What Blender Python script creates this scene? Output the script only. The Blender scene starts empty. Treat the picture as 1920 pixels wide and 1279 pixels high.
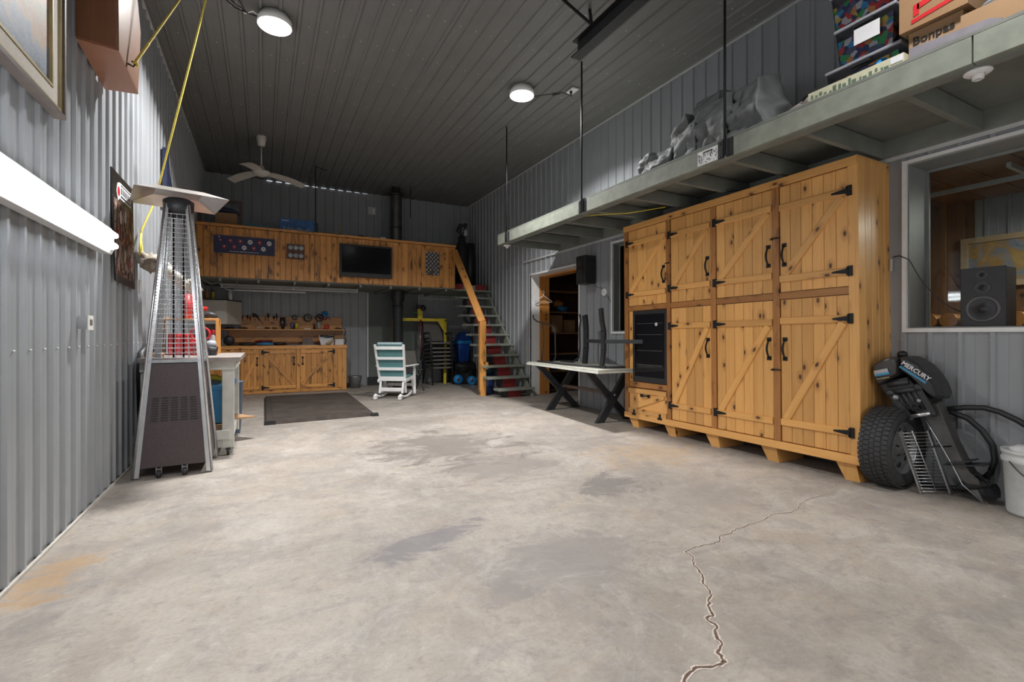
import bpy, math, random
from mathutils import Vector, Matrix, noise
random.seed(7)
S = bpy.context.scene
PI = math.pi
COL = S.collection

# ------------------------------------------------------------------ camera
YAW = math.radians(27.69)
cd = bpy.data.cameras.new('camera'); cam = bpy.data.objects.new('camera', cd); COL.objects.link(cam)
cd.sensor_width = 36; cd.lens = 36*886/1920; cd.shift_y = -11.5/1920; cd.clip_start = .05; cd.clip_end = 100
cam.location = (0, 0, 1.2); cam.rotation_euler = (PI/2, 0, -YAW)
S.camera = cam
# ------------------------------------------------------------------ world, exposure
w = bpy.data.worlds.new('world'); S.world = w; w.use_nodes = True
w.node_tree.nodes['Background'].inputs[0].default_value = (.75, .85, 1, 1)
w.node_tree.nodes['Background'].inputs[1].default_value = .0
S.view_settings.view_transform = 'Standard'; S.view_settings.look = 'None'
S.view_settings.gamma = 1; S.view_settings.use_curve_mapping = False
S.view_settings.exposure = 0.22
# ------------------------------------------------------------------ lamps of the room, plus an added fill
CZ = 4.57; XL = -1.09; XR = 4.75; YB = 11.55; YF = -3.4
def area(name, loc, power, size, col=(1, .99, .97), rot=(0, 0, 0), shape='DISK', sy=None, spread=PI):
    l = bpy.data.lights.new(name, 'AREA'); l.shape = shape; l.size = size; l.energy = power; l.color = col; l.spread = spread
    if sy: l.size_y = sy
    o = bpy.data.objects.new(name, l); COL.objects.link(o); o.location = loc; o.rotation_euler = rot
    return o
LIGHTS = [(.10, 5.56), (3.10, 5.62)]
HIDDEN = [(.10, .9), (2.9, .9), (1.5, -2.0)]
SPR = math.radians(134)
for x, y in LIGHTS: area('disc_lamp', (x, y, 4.462), 168, .26, spread=SPR)
for x, y in HIDDEN: area('disc_lamp', (x, y, 4.462), 52, .26, spread=SPR)
# added soft fill behind the camera, in front of the closed front wall
area('front_fill', (1.8, YF+.12, 1.3), 46, 4.6, (1.0, .98, .95), (PI/2, 0, 0), 'RECTANGLE', 2.3)
area('office_lamp', (6.1, 1.0, 2.45), 14, .35, (1, .93, .82))

# ------------------------------------------------------------------ mesh helpers
class MB:
    def __init__(s): s.v = []; s.f = []; s.s = []
    def add(s, vs, fs, sm=False):
        n = len(s.v); s.v += [tuple(v) for v in vs]; s.f += [tuple(n+i for i in f) for f in fs]; s.s += [sm]*len(fs); return s
    def box(s, x0, y0, z0, x1, y1, z1):
        x0, x1 = min(x0, x1), max(x0, x1); y0, y1 = min(y0, y1), max(y0, y1); z0, z1 = min(z0, z1), max(z0, z1)
        return s.add([(x0,y0,z0),(x1,y0,z0),(x1,y1,z0),(x0,y1,z0),(x0,y0,z1),(x1,y0,z1),(x1,y1,z1),(x0,y1,z1)],
            [(0,3,2,1),(4,5,6,7),(0,1,5,4),(1,2,6,5),(2,3,7,6),(3,0,4,7)])
    def bm(s, M, sx, sy, sz):
        vs = [M @ Vector((x*sx/2, y*sy/2, z*sz/2)) for z in (-1, 1) for x, y in ((-1,-1),(1,-1),(1,1),(-1,1))]
        return s.add(vs, [(0,3,2,1),(4,5,6,7),(0,1,5,4),(1,2,6,5),(2,3,7,6),(3,0,4,7)])
    def hexa(s, b, t):
        return s.add(list(b)+list(t), [(0,3,2,1),(4,5,6,7),(0,1,5,4),(1,2,6,5),(2,3,7,6),(3,0,4,7)])
    def bar(s, p0, p1, w, t, up=(0, 0, 1)):
        p0, p1 = Vector(p0), Vector(p1); d = (p1-p0); L = d.length; d.normalize(); up = Vector(up)
        x = d.cross(up)
        if x.length < 1e-4: x = d.cross(Vector((1, 0, 0)))
        x.normalize(); y = x.cross(d)
        M = Matrix((x, y, d)).transposed().to_4x4(); M.translation = (p0+p1)/2
        return s.bm(M, w, t, L)
    def cyl(s, p0, p1, r0, r1=None, n=14, cap=True):
        if r1 is None: r1 = r0
        p0, p1 = Vector(p0), Vector(p1); d = (p1-p0).normalized()
        a = d.orthogonal().normalized(); b = d.cross(a); k = len(s.v)
        for p, r in ((p0, r0), (p1, r1)):
            for i in range(n):
                t = 2*PI*i/n; s.v.append(tuple(p+(a*math.cos(t)+b*math.sin(t))*r))
        for i in range(n):
            j = (i+1) % n; s.f.append((k+i, k+j, k+n+j, k+n+i)); s.s.append(True)
        if cap:
            s.f.append(tuple(k+i for i in reversed(range(n)))); s.s.append(False)
            s.f.append(tuple(k+n+i for i in range(n))); s.s.append(False)
        return s
    def tube(s, pts, r, n=8, closed=False):
        pts = [Vector(p) for p in pts]; m = len(pts); k = len(s.v); a = None
        for i, p in enumerate(pts):
            if closed: d = pts[(i+1) % m]-pts[i-1]
            else: d = pts[min(i+1, m-1)]-pts[max(i-1, 0)]
            d.normalize()
            a = d.orthogonal() if a is None else a-d*a.dot(d)
            if a.length < 1e-5: a = d.orthogonal()
            a.normalize(); b = d.cross(a); rr = r[i] if isinstance(r, (list, tuple)) else r
            for j in range(n):
                t = 2*PI*j/n; s.v.append(tuple(p+(a*math.cos(t)+b*math.sin(t))*rr))
        for i in range(m if closed else m-1):
            i2 = (i+1) % m
            for j in range(n):
                j2 = (j+1) % n; s.f.append((k+i*n+j, k+i*n+j2, k+i2*n+j2, k+i2*n+j)); s.s.append(True)
        if not closed:
            s.f.append(tuple(k+j for j in reversed(range(n)))); s.s.append(False)
            s.f.append(tuple(k+(m-1)*n+j for j in range(n))); s.s.append(False)
        return s
    def lathe(s, prof, c=(0, 0, 0), ax=(0, 0, 1), n=24, sm=True, a0=0):
        c = Vector(c); d = Vector(ax).normalized(); a = d.orthogonal().normalized(); b = d.cross(a); k = len(s.v); m = len(prof)
        for r, z in prof:
            for i in range(n):
                t = 2*PI*i/n+a0; s.v.append(tuple(c+d*z+(a*math.cos(t)+b*math.sin(t))*max(r, 1e-4)))
        for i in range(m-1):
            for j in range(n):
                j2 = (j+1) % n; s.f.append((k+i*n+j, k+i*n+j2, k+(i+1)*n+j2, k+(i+1)*n+j)); s.s.append(sm)
        return s
    def prism(s, poly, axis, a, b, sm=False):
        def P(p, t):
            if axis == 'x': return (t, p[0], p[1])
            if axis == 'y': return (p[0], t, p[1])
            return (p[0], p[1], t)
        n = len(poly); k = len(s.v)
        for t in (a, b):
            for p in poly: s.v.append(P(p, t))
        s.f.append(tuple(k+i for i in reversed(range(n)))); s.s.append(False)
        s.f.append(tuple(k+n+i for i in range(n))); s.s.append(False)
        for i in range(n):
            j = (i+1) % n; s.f.append((k+i, k+j, k+n+j, k+n+i)); s.s.append(sm)
        return s
    def sph(s, c, r, n=12, m=8, nf=0, seed=0):
        if not isinstance(r, (tuple, list)): r = (r, r, r)
        k = len(s.v); c = Vector(c)
        for i in range(m+1):
            th = PI*i/m
            for j in range(n):
                ph = 2*PI*j/n; d = Vector((math.sin(th)*math.cos(ph), math.sin(th)*math.sin(ph), math.cos(th)))
                q = 1+(nf*noise.noise(d*1.7+Vector((seed*7.3, seed, 0))) + nf*.6*noise.noise(d*4+Vector((seed, 3, 0))) if nf else 0)
                s.v.append((c.x+d.x*r[0]*q, c.y+d.y*r[1]*q, c.z+d.z*r[2]*q))
        for i in range(m):
            for j in range(n):
                j2 = (j+1) % n; s.f.append((k+i*n+j, k+(i+1)*n+j, k+(i+1)*n+j2, k+i*n+j2)); s.s.append(True)
        return s
def mesh(name, mb):
    me = bpy.data.meshes.new(name); me.from_pydata(mb.v, [], mb.f); me.polygons.foreach_set('use_smooth', mb.s)
    me.update(); return me
ORG = {}
def org(p): return ORG.get(p.name, Vector((0, 0, 0))) if p else Vector((0, 0, 0))
def put(o, parent, M=None):
    """M is in the frame the parent's thing is written in (world for unrotated things)."""
    COL.objects.link(o)
    if parent is None:
        if M is not None: o.matrix_world = M
        return o
    o.parent = parent
    pm = Matrix.Translation(org(parent)) if parent.get('_top') else Matrix.Identity(4)
    if M is None: M = Matrix.Identity(4) if not parent.get('_top') else Matrix.Identity(4)
    if parent.get('_top'): o.matrix_local = pm.inverted() @ M
    else: o.matrix_local = M
    return o
def obj(name, mb, mat, parent=None, M=None, bevel=0, kind=None, label=None, fix=True):
    me = mesh(name, mb); me.materials.append(mat)
    if fix:
        import bmesh
        b = bmesh.new(); b.from_mesh(me); bmesh.ops.recalc_face_normals(b, faces=b.faces); b.to_mesh(me); b.free()
    o = bpy.data.objects.new(name, me); put(o, parent, M)
    if bevel:
        m = o.modifiers.new('bevel', 'BEVEL'); m.width = bevel; m.segments = 2; m.limit_method = 'ANGLE'; m.angle_limit = .7
    if kind: o['kind'] = kind
    if label: o['label'] = label
    return o
def thing(name, label, cat, loc=(0, 0, 0), rotz=0, group=None, local=False, kind=None):
    o = bpy.data.objects.new(name, None); COL.objects.link(o); o.empty_display_size = .1
    o.location = loc; o.rotation_euler = (0, 0, rotz); o['_top'] = 1
    ORG[o.name] = Vector((0, 0, 0)) if local else Vector(loc)
    if label: o['label'] = label
    if cat: o['category'] = cat
    if group: o['group'] = group
    if kind: o['kind'] = kind
    return o
def single(name, mb, mat, label, cat, group=None, bevel=0, M=None):
    """a thing that is one mesh; the mesh is recentred on its base"""
    if M is None:
        xs = [v[0] for v in mb.v]; ys = [v[1] for v in mb.v]; zs = [v[2] for v in mb.v]
        c = Vector(((min(xs)+max(xs))/2, (min(ys)+max(ys))/2, min(zs)))
        mb.v = [tuple(Vector(v)-c) for v in mb.v]; M = Matrix.Translation(c); ORG_ = c
    else: ORG_ = Vector((0, 0, 0))
    o = obj(name, mb, mat, None, M, bevel); o['label'] = label; o['category'] = cat; o['_top'] = 1
    ORG[o.name] = ORG_
    if group: o['group'] = group
    return o
def board(name, mat, parent, p0, p1, w, t, nrm, ch=.003, label=None, kind=None):
    """a plank: runs p0 -> p1, w wide about that line, t thick outwards along nrm, eased edges, grain along its length"""
    p0, p1 = Vector(p0), Vector(p1); d = p1-p0; L = d.length; d.normalize()
    y = Vector(nrm); y = (y-d*y.dot(d)).normalized(); x = y.cross(d)
    M = Matrix((x, y, d)).transposed().to_4x4(); M.translation = p0
    h = w/2; c = min(ch, t*.4, w*.4); e = min(.0015, L*.1)
    prof = [(-h, 0), (h, 0), (h, t-c), (h-c, t), (-h+c, t), (-h, t-c)]
    mb = MB(); mb.prism(prof, 'z', e, L-e)
    return obj(name, mb, mat, parent, M, fix=True, label=label, kind=kind)
_font = {}
def text(name, s, size, mat, parent, M, ext=.001, label=None, align='CENTER'):
    c = bpy.data.curves.new(name, 'FONT'); c.body = s; c.size = size; c.extrude = ext; c.align_x = align; c.align_y = 'CENTER'; c.resolution_u = 2; c.offset = size*.018
    t = bpy.data.objects.new(name, c); COL.objects.link(t)
    dg = bpy.context.evaluated_depsgraph_get(); me = bpy.data.meshes.new_from_object(t.evaluated_get(dg)); me.name = name
    bpy.data.objects.remove(t); me.materials.clear(); me.materials.append(mat)
    o = bpy.data.objects.new(name, me); put(o, parent, M)
    if label: o['label'] = label
    return o
def frame(o, x, y):
    x = Vector(x).normalized(); y = Vector(y).normalized(); z = x.cross(y)
    M = Matrix((x, y, z)).transposed().to_4x4(); M.translation = Vector(o); return M

# ------------------------------------------------------------------ materials
def nm(name):
    m = bpy.data.materials.new(name); m.use_nodes = True; nt = m.node_tree
    return m, nt, nt.nodes['Principled BSDF']
def N(nt, t, **k):
    n = nt.nodes.new(t)
    for a, b in k.items():
        if a.startswith('i_'): n.inputs[a[2:].replace('_', ' ')].default_value = b
        else: setattr(n, a, b)
    return n
def ramp(nt, fac, stops):
    r = N(nt, 'ShaderNodeValToRGB'); e = r.color_ramp.elements
    while len(e) < len(stops): e.new(.5)
    for q, (p, c) in zip(e, stops): q.position = p; q.color = (*c, 1) if len(c) == 3 else c
    nt.links.new(fac, r.inputs[0]); return r.outputs[0]
def mix(nt, fac, a, b, mode='MIX'):
    m = N(nt, 'ShaderNodeMix', data_type='RGBA', blend_type=mode)
    for i, v in ((0, fac), (6, a), (7, b)):
        if hasattr(v, 'links'): nt.links.new(v, m.inputs[i])
        else: m.inputs[i].default_value = v if i == 0 else (*v, 1)
    return m.outputs[2]
def math_(nt, op, a, b=0., clamp=False):
    m = N(nt, 'ShaderNodeMath', operation=op, use_clamp=clamp)
    for i, v in ((0, a), (1, b)):
        if hasattr(v, 'links'): nt.links.new(v, m.inputs[i])
        else: m.inputs[i].default_value = v
    return m.outputs[0]
def coords(nt, scale, rnd=True):
    tc = N(nt, 'ShaderNodeTexCoord'); v = tc.outputs['Object']
    if rnd:
        oi = N(nt, 'ShaderNodeObjectInfo'); s = N(nt, 'ShaderNodeVectorMath', operation='SCALE'); s.inputs[0].default_value = (17, 31, 23)
        nt.links.new(oi.outputs['Random'], s.inputs['Scale']); a = N(nt, 'ShaderNodeVectorMath', operation='ADD')
        nt.links.new(v, a.inputs[0]); nt.links.new(s.outputs[0], a.inputs[1]); v = a.outputs[0]
    mp = N(nt, 'ShaderNodeMapping'); mp.inputs['Scale'].default_value = scale; nt.links.new(v, mp.inputs[0])
    return mp.outputs[0]
def noi(nt, vec, scale, detail=4, rough=.55, dist=0):
    n = N(nt, 'ShaderNodeTexNoise'); n.inputs['Scale'].default_value = scale; n.inputs['Detail'].default_value = detail
    n.inputs['Roughness'].default_value = rough; n.inputs['Distortion'].default_value = dist; nt.links.new(vec, n.inputs['Vector']); return n.outputs[0]
def bump(nt, b, h, s, d=.01):
    n = N(nt, 'ShaderNodeBump'); n.inputs['Strength'].default_value = s; n.inputs['Distance'].default_value = d
    nt.links.new(h, n.inputs['Height']); nt.links.new(n.outputs[0], b.inputs['Normal'])
def plain(name, col, rough=.5, metal=0, var=.12, sc=12, bmp=0, spec=.5, coat=0):
    m, nt, b = nm(name); v = coords(nt, (1, 1, 1)); n = noi(nt, v, sc, 5)
    lo = tuple(c*(1-var) for c in col); hi = tuple(min(1, c*(1+var)) for c in col)
    nt.links.new(ramp(nt, n, [(.3, lo), (.7, hi)]), b.inputs['Base Color'])
    b.inputs['Roughness'].default_value = rough; b.inputs['Metallic'].default_value = metal; b.inputs['Specular IOR Level'].default_value = spec
    if coat: b.inputs['Coat Weight'].default_value = coat; b.inputs['Coat Roughness'].default_value = .1
    if bmp: bump(nt, b, n, bmp)
    return m
def emis(name, col, st):
    m, nt, b = nm(name); b.inputs['Base Color'].default_value = (*col, 1); b.inputs['Emission Color'].default_value = (*col, 1); b.inputs['Emission Strength'].default_value = st
    return m
def wood(name, light, mid, dark, char=0., charcol=(.05, .02, .008), knots=1., rough=.42, coat=.15):
    m, nt, b = nm(name)
    v = coords(nt, (1, 1, 1))
    sx = N(nt, 'ShaderNodeSeparateXYZ'); nt.links.new(v, sx.inputs[0]); cxx = N(nt, 'ShaderNodeCombineXYZ'); nt.links.new(math_(nt, 'MULTIPLY', sx.outputs[0], 8.), cxx.inputs[0]); nt.links.new(math_(nt, 'MULTIPLY', sx.outputs[2], 4.2), cxx.inputs[1]); kv = cxx
    vo = N(nt, 'ShaderNodeTexVoronoi', feature='F1', voronoi_dimensions='2D'); vo.inputs['Scale'].default_value = 1.; nt.links.new(kv.outputs[0], vo.inputs['Vector'])
    kd = vo.outputs['Distance']
    # only some cells carry a knot
    sep = N(nt, 'ShaderNodeSeparateColor'); nt.links.new(vo.outputs['Color'], sep.inputs[0])
    has = math_(nt, 'LESS_THAN', sep.outputs[0], .32*knots)
    core = math_(nt, 'MULTIPLY', has, ramp(nt, kd, [(.075, (1, 1, 1)), (.115, (0, 0, 0))]))
    halo = math_(nt, 'MULTIPLY', has, ramp(nt, kd, [(.10, (1, 1, 1)), (.34, (0, 0, 0))]))
    g = N(nt, 'ShaderNodeMapping'); g.inputs['Scale'].default_value = (26, 26, 1.1); nt.links.new(v, g.inputs[0])
    gv = N(nt, 'ShaderNodeVectorMath', operation='ADD'); nt.links.new(g.outputs[0], gv.inputs[0])
    hs = N(nt, 'ShaderNodeVectorMath', operation='SCALE'); hs.inputs[0].default_value = (1.6, 1.6, .1); nt.links.new(halo, hs.inputs['Scale']); nt.links.new(hs.outputs[0], gv.inputs[1])
    gn = noi(nt, gv.outputs[0], 1., 5, .6, .25)
    fine = noi(nt, coords(nt, (160, 160, 3)), 1., 3, .6)
    c = ramp(nt, gn, [(.28, mid), (.5, light), (.72, mid)])
    c = mix(nt, math_(nt, 'MULTIPLY', ramp(nt, fine, [(.35, (0, 0, 0)), (.75, (1, 1, 1))]), .22), c, dark)
    big = noi(nt, coords(nt, (2.3, 2.3, .8)), 1., 3)
    c = mix(nt, math_(nt, 'MULTIPLY', ramp(nt, big, [(.4, (0, 0, 0)), (.7, (1, 1, 1))]), .35), c, mid)
    oi = N(nt, 'ShaderNodeObjectInfo')
    br = N(nt, 'ShaderNodeHueSaturation'); nt.links.new(c, br.inputs['Color'])
    nt.links.new(math_(nt, 'ADD', math_(nt, 'MULTIPLY', oi.outputs['Random'], .30), .85), br.inputs['Value']); c = br.outputs[0]
    c = mix(nt, math_(nt, 'MULTIPLY', halo, .45), c, dark)
    c = mix(nt, core, c, tuple(x*.35 for x in dark))
    if char:
        cn = noi(nt, coords(nt, (6, 6, 2.2)), 1., 8, .66, .9)
        c = mix(nt, math_(nt, 'MULTIPLY', ramp(nt, cn, [(.59-.12*char, (0, 0, 0)), (.74-.12*char, (1, 1, 1))]), .85), c, charcol)
    nt.links.new(c, b.inputs['Base Color']); b.inputs['Roughness'].default_value = rough
    b.inputs['Coat Weight'].default_value = coat; b.inputs['Coat Roughness'].default_value = .25
    bump(nt, b, gn, .12, .004)
    return m
M_steel = plain('grey_painted_steel', (.285, .298, .315), .34, .0, .05, 3, 0, .5)
M_ceil = plain('shaded_ceiling_steel', (.17, .168, .164), .5, 0, .05, 3, 0, .4)  # same steel as the walls, darkened in colour for the ceiling's shade
M_white = plain('white_paint', (.74, .74, .74), .45, 0, .05)
M_trim = plain('light_grey_trim', (.50, .51, .51), .45, 0, .05)
M_sage = plain('worn_sage_paint', (.225, .24, .20), .6, 0, .16, 9, .1)
M_sagedk = plain('sage_plywood', (.175, .185, .165), .65, 0, .14, 5, .05)
M_black = plain('black_plastic', (.018, .018, .02), .45, 0, .2)
M_blackm = plain('black_iron', (.014, .014, .015), .5, .4, .3, 30)
M_dark = plain('dark_grey_metal', (.038, .04, .045), .45, .3, .2)
M_sling = plain('charcoal_sling', (.13, .12, .11), .8, 0, .2, 60)
M_chrome = plain('brushed_aluminium', (.62, .63, .65), .28, .9, .06, 20)
M_galv = plain('galvanised_steel', (.33, .34, .35), .4, .7, .2, 15)
M_duct = plain('dark_flue_steel', (.13, .13, .13), .3, .8, .2, 8)
M_flue = plain('black_stove_pipe', (.035, .036, .04), .5, .3, .2, 8)
M_brown = plain('speckled_brown_enamel', (.075, .055, .058), .45, .1, .45, 220, .15)
M_red = plain('red_plastic', (.50, .02, .025), .4, 0, .15)
M_redp = plain('dark_red_paint', (.20, .018, .018), .5, 0, .2)
M_blue = plain('blue_plastic', (.035, .22, .45), .4, 0, .12)
M_blue2 = plain('deep_blue_plastic', (.012, .06, .30), .35, 0, .12)
M_blueL = plain('bright_blue_plastic', (.02, .25, .62), .4, 0, .12)
M_yel = plain('yellow_paint', (.62, .48, .03), .5, 0, .12)
M_rope = plain('yellow_rope', (.62, .50, .08), .8, 0, .2, 80)
M_card = plain('cardboard', (.27, .155, .075), .85, 0, .08, 5)
M_card2 = plain('pale_cardboard', (.33, .20, .105), .85, 0, .08, 5)
M_teal = plain('teal_cushion_fabric', (.12, .28, .29), .9, 0, .1, 30)
M_tealL = plain('pale_teal_fabric', (.36, .48, .52), .9, 0, .1, 30)
M_mat = plain('dark_rubber_mat', (.04, .03, .025), .92, 0, .35, 7, .3)
M_tyre = plain('tyre_rubber', (.035, .035, .037), .75, 0, .25, 20)
M_rim = plain('steel_wheel_paint', (.33, .34, .35), .35, .6, .15)
M_canvas = plain('grey_canvas', (.14, .15, .15), .62, 0, .14, 6, .2)
M_navy = plain('navy_cloth', (.018, .024, .06), .7, 0, .2)
M_bone = plain('weathered_bone', (.62, .59, .52), .7, 0, .15, 14, .3)
M_bonet = plain('brown_weathered_bone', (.30, .25, .20), .8, 0, .3, 10, .4)
M_wt = plain('worn_white_paint', (.62, .62, .58), .6, 0, .1, 8)
M_grwood = plain('grey_worktop', (.30, .26, .24), .5, 0, .25, 6)
M_steel_t = plain('tool_steel', (.25, .25, .25), .35, .8, .2)
M_cream = plain('cream_cabinet_paint', (.66, .63, .57), .5, 0, .05)
M_tape = plain('clear_reel', (.35, .37, .40), .3, 0, .2)
M_tan = plain('tan_paint', (.45, .33, .2), .7)
M_green = plain('green_print', (.06, .30, .08), .6)
M_panelgr = plain('grey_green_panel', (.125, .145, .13), .6, 0, .06)
M_orangep = plain('brown_orange_print', (.5, .2, .05), .6)
M_paper = plain('white_paper', (.70, .70, .72), .8, 0, .04)
M_bluecard = plain('blue_printed_card', (.02, .10, .28), .5, 0, .3, 9)
M_fan = plain('off_white_fan_enamel', (.50, .48, .44), .5, 0, .05)
def diffuser():
    m, nt, b = nm('lit_diffuser'); nt.nodes.remove(b); t = N(nt, 'ShaderNodeBsdfTransparent'); e = N(nt, 'ShaderNodeEmission'); e.inputs[1].default_value = 22
    x = N(nt, 'ShaderNodeMixShader'); x.inputs[0].default_value = .15; nt.links.new(t.outputs[0], x.inputs[1]); nt.links.new(e.outputs[0], x.inputs[2]); nt.links.new(x.outputs[0], nt.nodes['Material Output'].inputs[0]); return m
M_lampw = diffuser()
M_tubeon = emis('lit_fluorescent_tube', (.93, .97, 1), 15)
M_tubeoff = plain('unlit_tube', (.55, .55, .55), .3)
M_pine = wood('golden_pine', (.76, .41, .13), (.66, .315, .085), (.27, .10, .025), 0, knots=1.0)
M_pinemid = wood('browned_pine', (.44, .20, .055), (.33, .12, .03), (.12, .035, .008), .45, (.09, .03, .01), .8)
M_burn = wood('torched_pine', (.66, .30, .075), (.48, .19, .04), (.12, .04, .012), .62, (.045, .02, .01), .9)
M_burnL = wood('light_torched_pine', (.72, .345, .095), (.58, .24, .055), (.16, .055, .015), .42, (.07, .03, .012), .9)
M_jamb = wood('orange_fir', (.50, .22, .055), (.42, .165, .035), (.2, .06, .012), 0, knots=.4)
M_shelfw = wood('orange_plywood', (.62, .29, .075), (.54, .23, .055), (.2, .08, .02), .1, knots=.2)
M_boxw = wood('reddish_veneer', (.27, .135, .085), (.22, .105, .06), (.14, .06, .03), 0, knots=.1, rough=.35)
M_boxd = wood('dark_red_veneer', (.25, .105, .055), (.19, .075, .036), (.05, .02, .01), 0, knots=.1, rough=.35)
M_inwood = wood('interior_cedar', (.25, .13, .06), (.19, .09, .04), (.09, .035, .015), .2, knots=.6)
M_frame = plain('oatmeal_liner', (.50, .46, .40), .7, 0, .08, 40)
M_gilt = plain('dull_gilt', (.34, .27, .13), .5, .2, .15)
M_framed = plain('dark_frame_wood', (.07, .05, .04), .5, 0, .2)
M_screen = plain('black_screen', (.006, .006, .008), .12, 0, .1)
def glass(name, tint=(.9, .95, .95), refl=1.):
    m, nt, b = nm(name); nt.nodes.remove(b)
    t = N(nt, 'ShaderNodeBsdfTransparent'); t.inputs[0].default_value = (*tint, 1)
    g = N(nt, 'ShaderNodeBsdfGlossy'); g.inputs['Roughness'].default_value = .03
    f = N(nt, 'ShaderNodeFresnel'); f.inputs[0].default_value = 1.45
    x = N(nt, 'ShaderNodeMixShader'); nt.links.new(math_(nt, 'MULTIPLY', f.outputs[0], refl, True), x.inputs[0])
    nt.links.new(t.outputs[0], x.inputs[1]); nt.links.new(g.outputs[0], x.inputs[2]); nt.links.new(x.outputs[0], nt.nodes['Material Output'].inputs[0])
    return m
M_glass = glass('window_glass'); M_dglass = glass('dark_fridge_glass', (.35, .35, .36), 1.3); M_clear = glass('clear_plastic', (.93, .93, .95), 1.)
def concrete():
    m, nt, b = nm('stained_concrete'); v = coords(nt, (1, 1, 1), False)
    ms = N(nt, 'ShaderNodeMapping'); ms.inputs['Rotation'].default_value = (0, 0, .35); ms.inputs['Scale'].default_value = (1.0, 1.7, 1); nt.links.new(v, ms.inputs[0]); v2 = ms.outputs[0]
    n1 = noi(nt, v, .8, 10, .72, .5); n2 = noi(nt, v2, 2.4, 12, .78, .7); n3 = noi(nt, v2, 34, 8, .8)
    c = ramp(nt, n1, [(.28, (.17, .15, .132)), (.42, (.255, .226, .198)), (.55, (.335, .295, .254)), (.66, (.27, .243, .22)), (.78, (.21, .195, .188))])
    c = mix(nt, math_(nt, 'MULTIPLY', ramp(nt, n2, [(.49, (0, 0, 0)), (.58, (1, 1, 1))]), .50), c, (.19, .172, .165))
    n5 = noi(nt, v, 1.7, 9, .7, 1.2); c = mix(nt, math_(nt, 'MULTIPLY', ramp(nt, n5, [(.53, (0, 0, 0)), (.58, (1, 1, 1))]), .30), c, (.28, .22, .17))
    c = mix(nt, math_(nt, 'MULTIPLY', ramp(nt, n5, [(.36, (1, 1, 1)), (.46, (0, 0, 0))]), .35), c, (.43, .40, .37))
    c = mix(nt, math_(nt, 'MULTIPLY', ramp(nt, n3, [(.48, (0, 0, 0)), (.66, (1, 1, 1))]), .42), c, (.17, .15, .135))
    n6 = noi(nt, v, 11, 10, .8, .3); c = mix(nt, math_(nt, 'MULTIPLY', ramp(nt, n6, [(.54, (0, 0, 0)), (.62, (1, 1, 1))]), .40), c, (.15, .132, .12)); c = mix(nt, math_(nt, 'MULTIPLY', ramp(nt, n6, [(.32, (1, 1, 1)), (.44, (0, 0, 0))]), .35), c, (.50, .465, .425))
    mp = N(nt, 'ShaderNodeMapping'); mp.inputs['Rotation'].default_value = (0, 0, .5); mp.inputs['Scale'].default_value = (5, 1.8, 1); nt.links.new(v, mp.inputs[0])
    n4 = noi(nt, mp.outputs[0], 1.6, 9, .75, .8)
    c = mix(nt, math_(nt, 'MULTIPLY', ramp(nt, n4, [(.50, (0, 0, 0)), (.68, (1, 1, 1))]), .22), c, (.46, .43, .39))
    def blob(c, cx, cy, rx, ry, col, k, rot=0):
        mp = N(nt, 'ShaderNodeMapping', vector_type='TEXTURE'); mp.inputs['Location'].default_value = (cx, cy, 0); mp.inputs['Rotation'].default_value = (0, 0, rot); mp.inputs['Scale'].default_value = (rx, ry, 1)
        nt.links.new(v, mp.inputs[0]); ln = N(nt, 'ShaderNodeVectorMath', operation='LENGTH'); nt.links.new(mp.outputs[0], ln.inputs[0])
        d = math_(nt, 'ADD', ln.outputs['Value'], math_(nt, 'MULTIPLY', math_(nt, 'SUBTRACT', n2, .5), 5.5))
        return mix(nt, math_(nt, 'MULTIPLY', ramp(nt, d, [(.55, (1, 1, 1)), (1.05, (0, 0, 0))]), k), c, col)
    c = blob(c, -.93, 3.15, .17, .36, (.34, .20, .08), .6)
    c = blob(c, .85, 2.68, .42, .16, (.13, .12, .13), .75, .35)
    c = blob(c, 2.45, 3.0, .35, .25, (.12, .11, .105), .75); c = blob(c, 1.9, 3.9, .7, .5, (.15, .13, .12), .65)
    c = blob(c, 1.7, 4.9, .8, .8, (.12, .105, .095), .75); c = blob(c, 1.6, 6.4, .8, .4, (.15, .135, .12), .5)
    c = blob(c, 1.45, 2.1, .5, .3, (.19, .17, .16), .7); c = blob(c, 1.0, 1.95, .12, .09, (.18, .16, .15), .6); c = blob(c, 3.5, 3.6, .6, .4, (.33, .22, .12), .45)
    c = blob(c, 2.9, 2.6, .5, .5, (.20, .18, .165), .45)
    nt.links.new(c, b.inputs['Base Color']); b.inputs['Roughness'].default_value = .6
    bump(nt, b, n3, .2, .004); return m
M_conc = concrete()
M_crack = plain('crack_dirt', (.10, .065, .045), .95, 0, .4, 40)
M_crackL = plain('crumbled_crack_edge', (.50, .43, .38), .95, 0, .3, 60)
def painting(name, stops, sc=(1.2, 1.6, 1.6), n=2.6):
    m, nt, b = nm(name); v = coords(nt, sc, False); q = noi(nt, v, n, 6, .7, 1.2)
    nt.links.new(ramp(nt, q, stops), b.inputs['Base Color']); b.inputs['Roughness'].default_value = .5; return m
M_paint = painting('landscape_paint', [(.30, (.13, .19, .27)), (.42, (.24, .31, .36)), (.48, (.42, .31, .18)), (.56, (.48, .33, .24)), (.63, (.30, .36, .27)), (.72, (.55, .57, .60))])
M_paint2 = painting('autumn_lake_paint', [(.32, (.10, .12, .16)), (.45, (.22, .25, .30)), (.52, (.35, .20, .05)), (.6, (.42, .27, .08)), (.7, (.26, .29, .33))])
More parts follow.
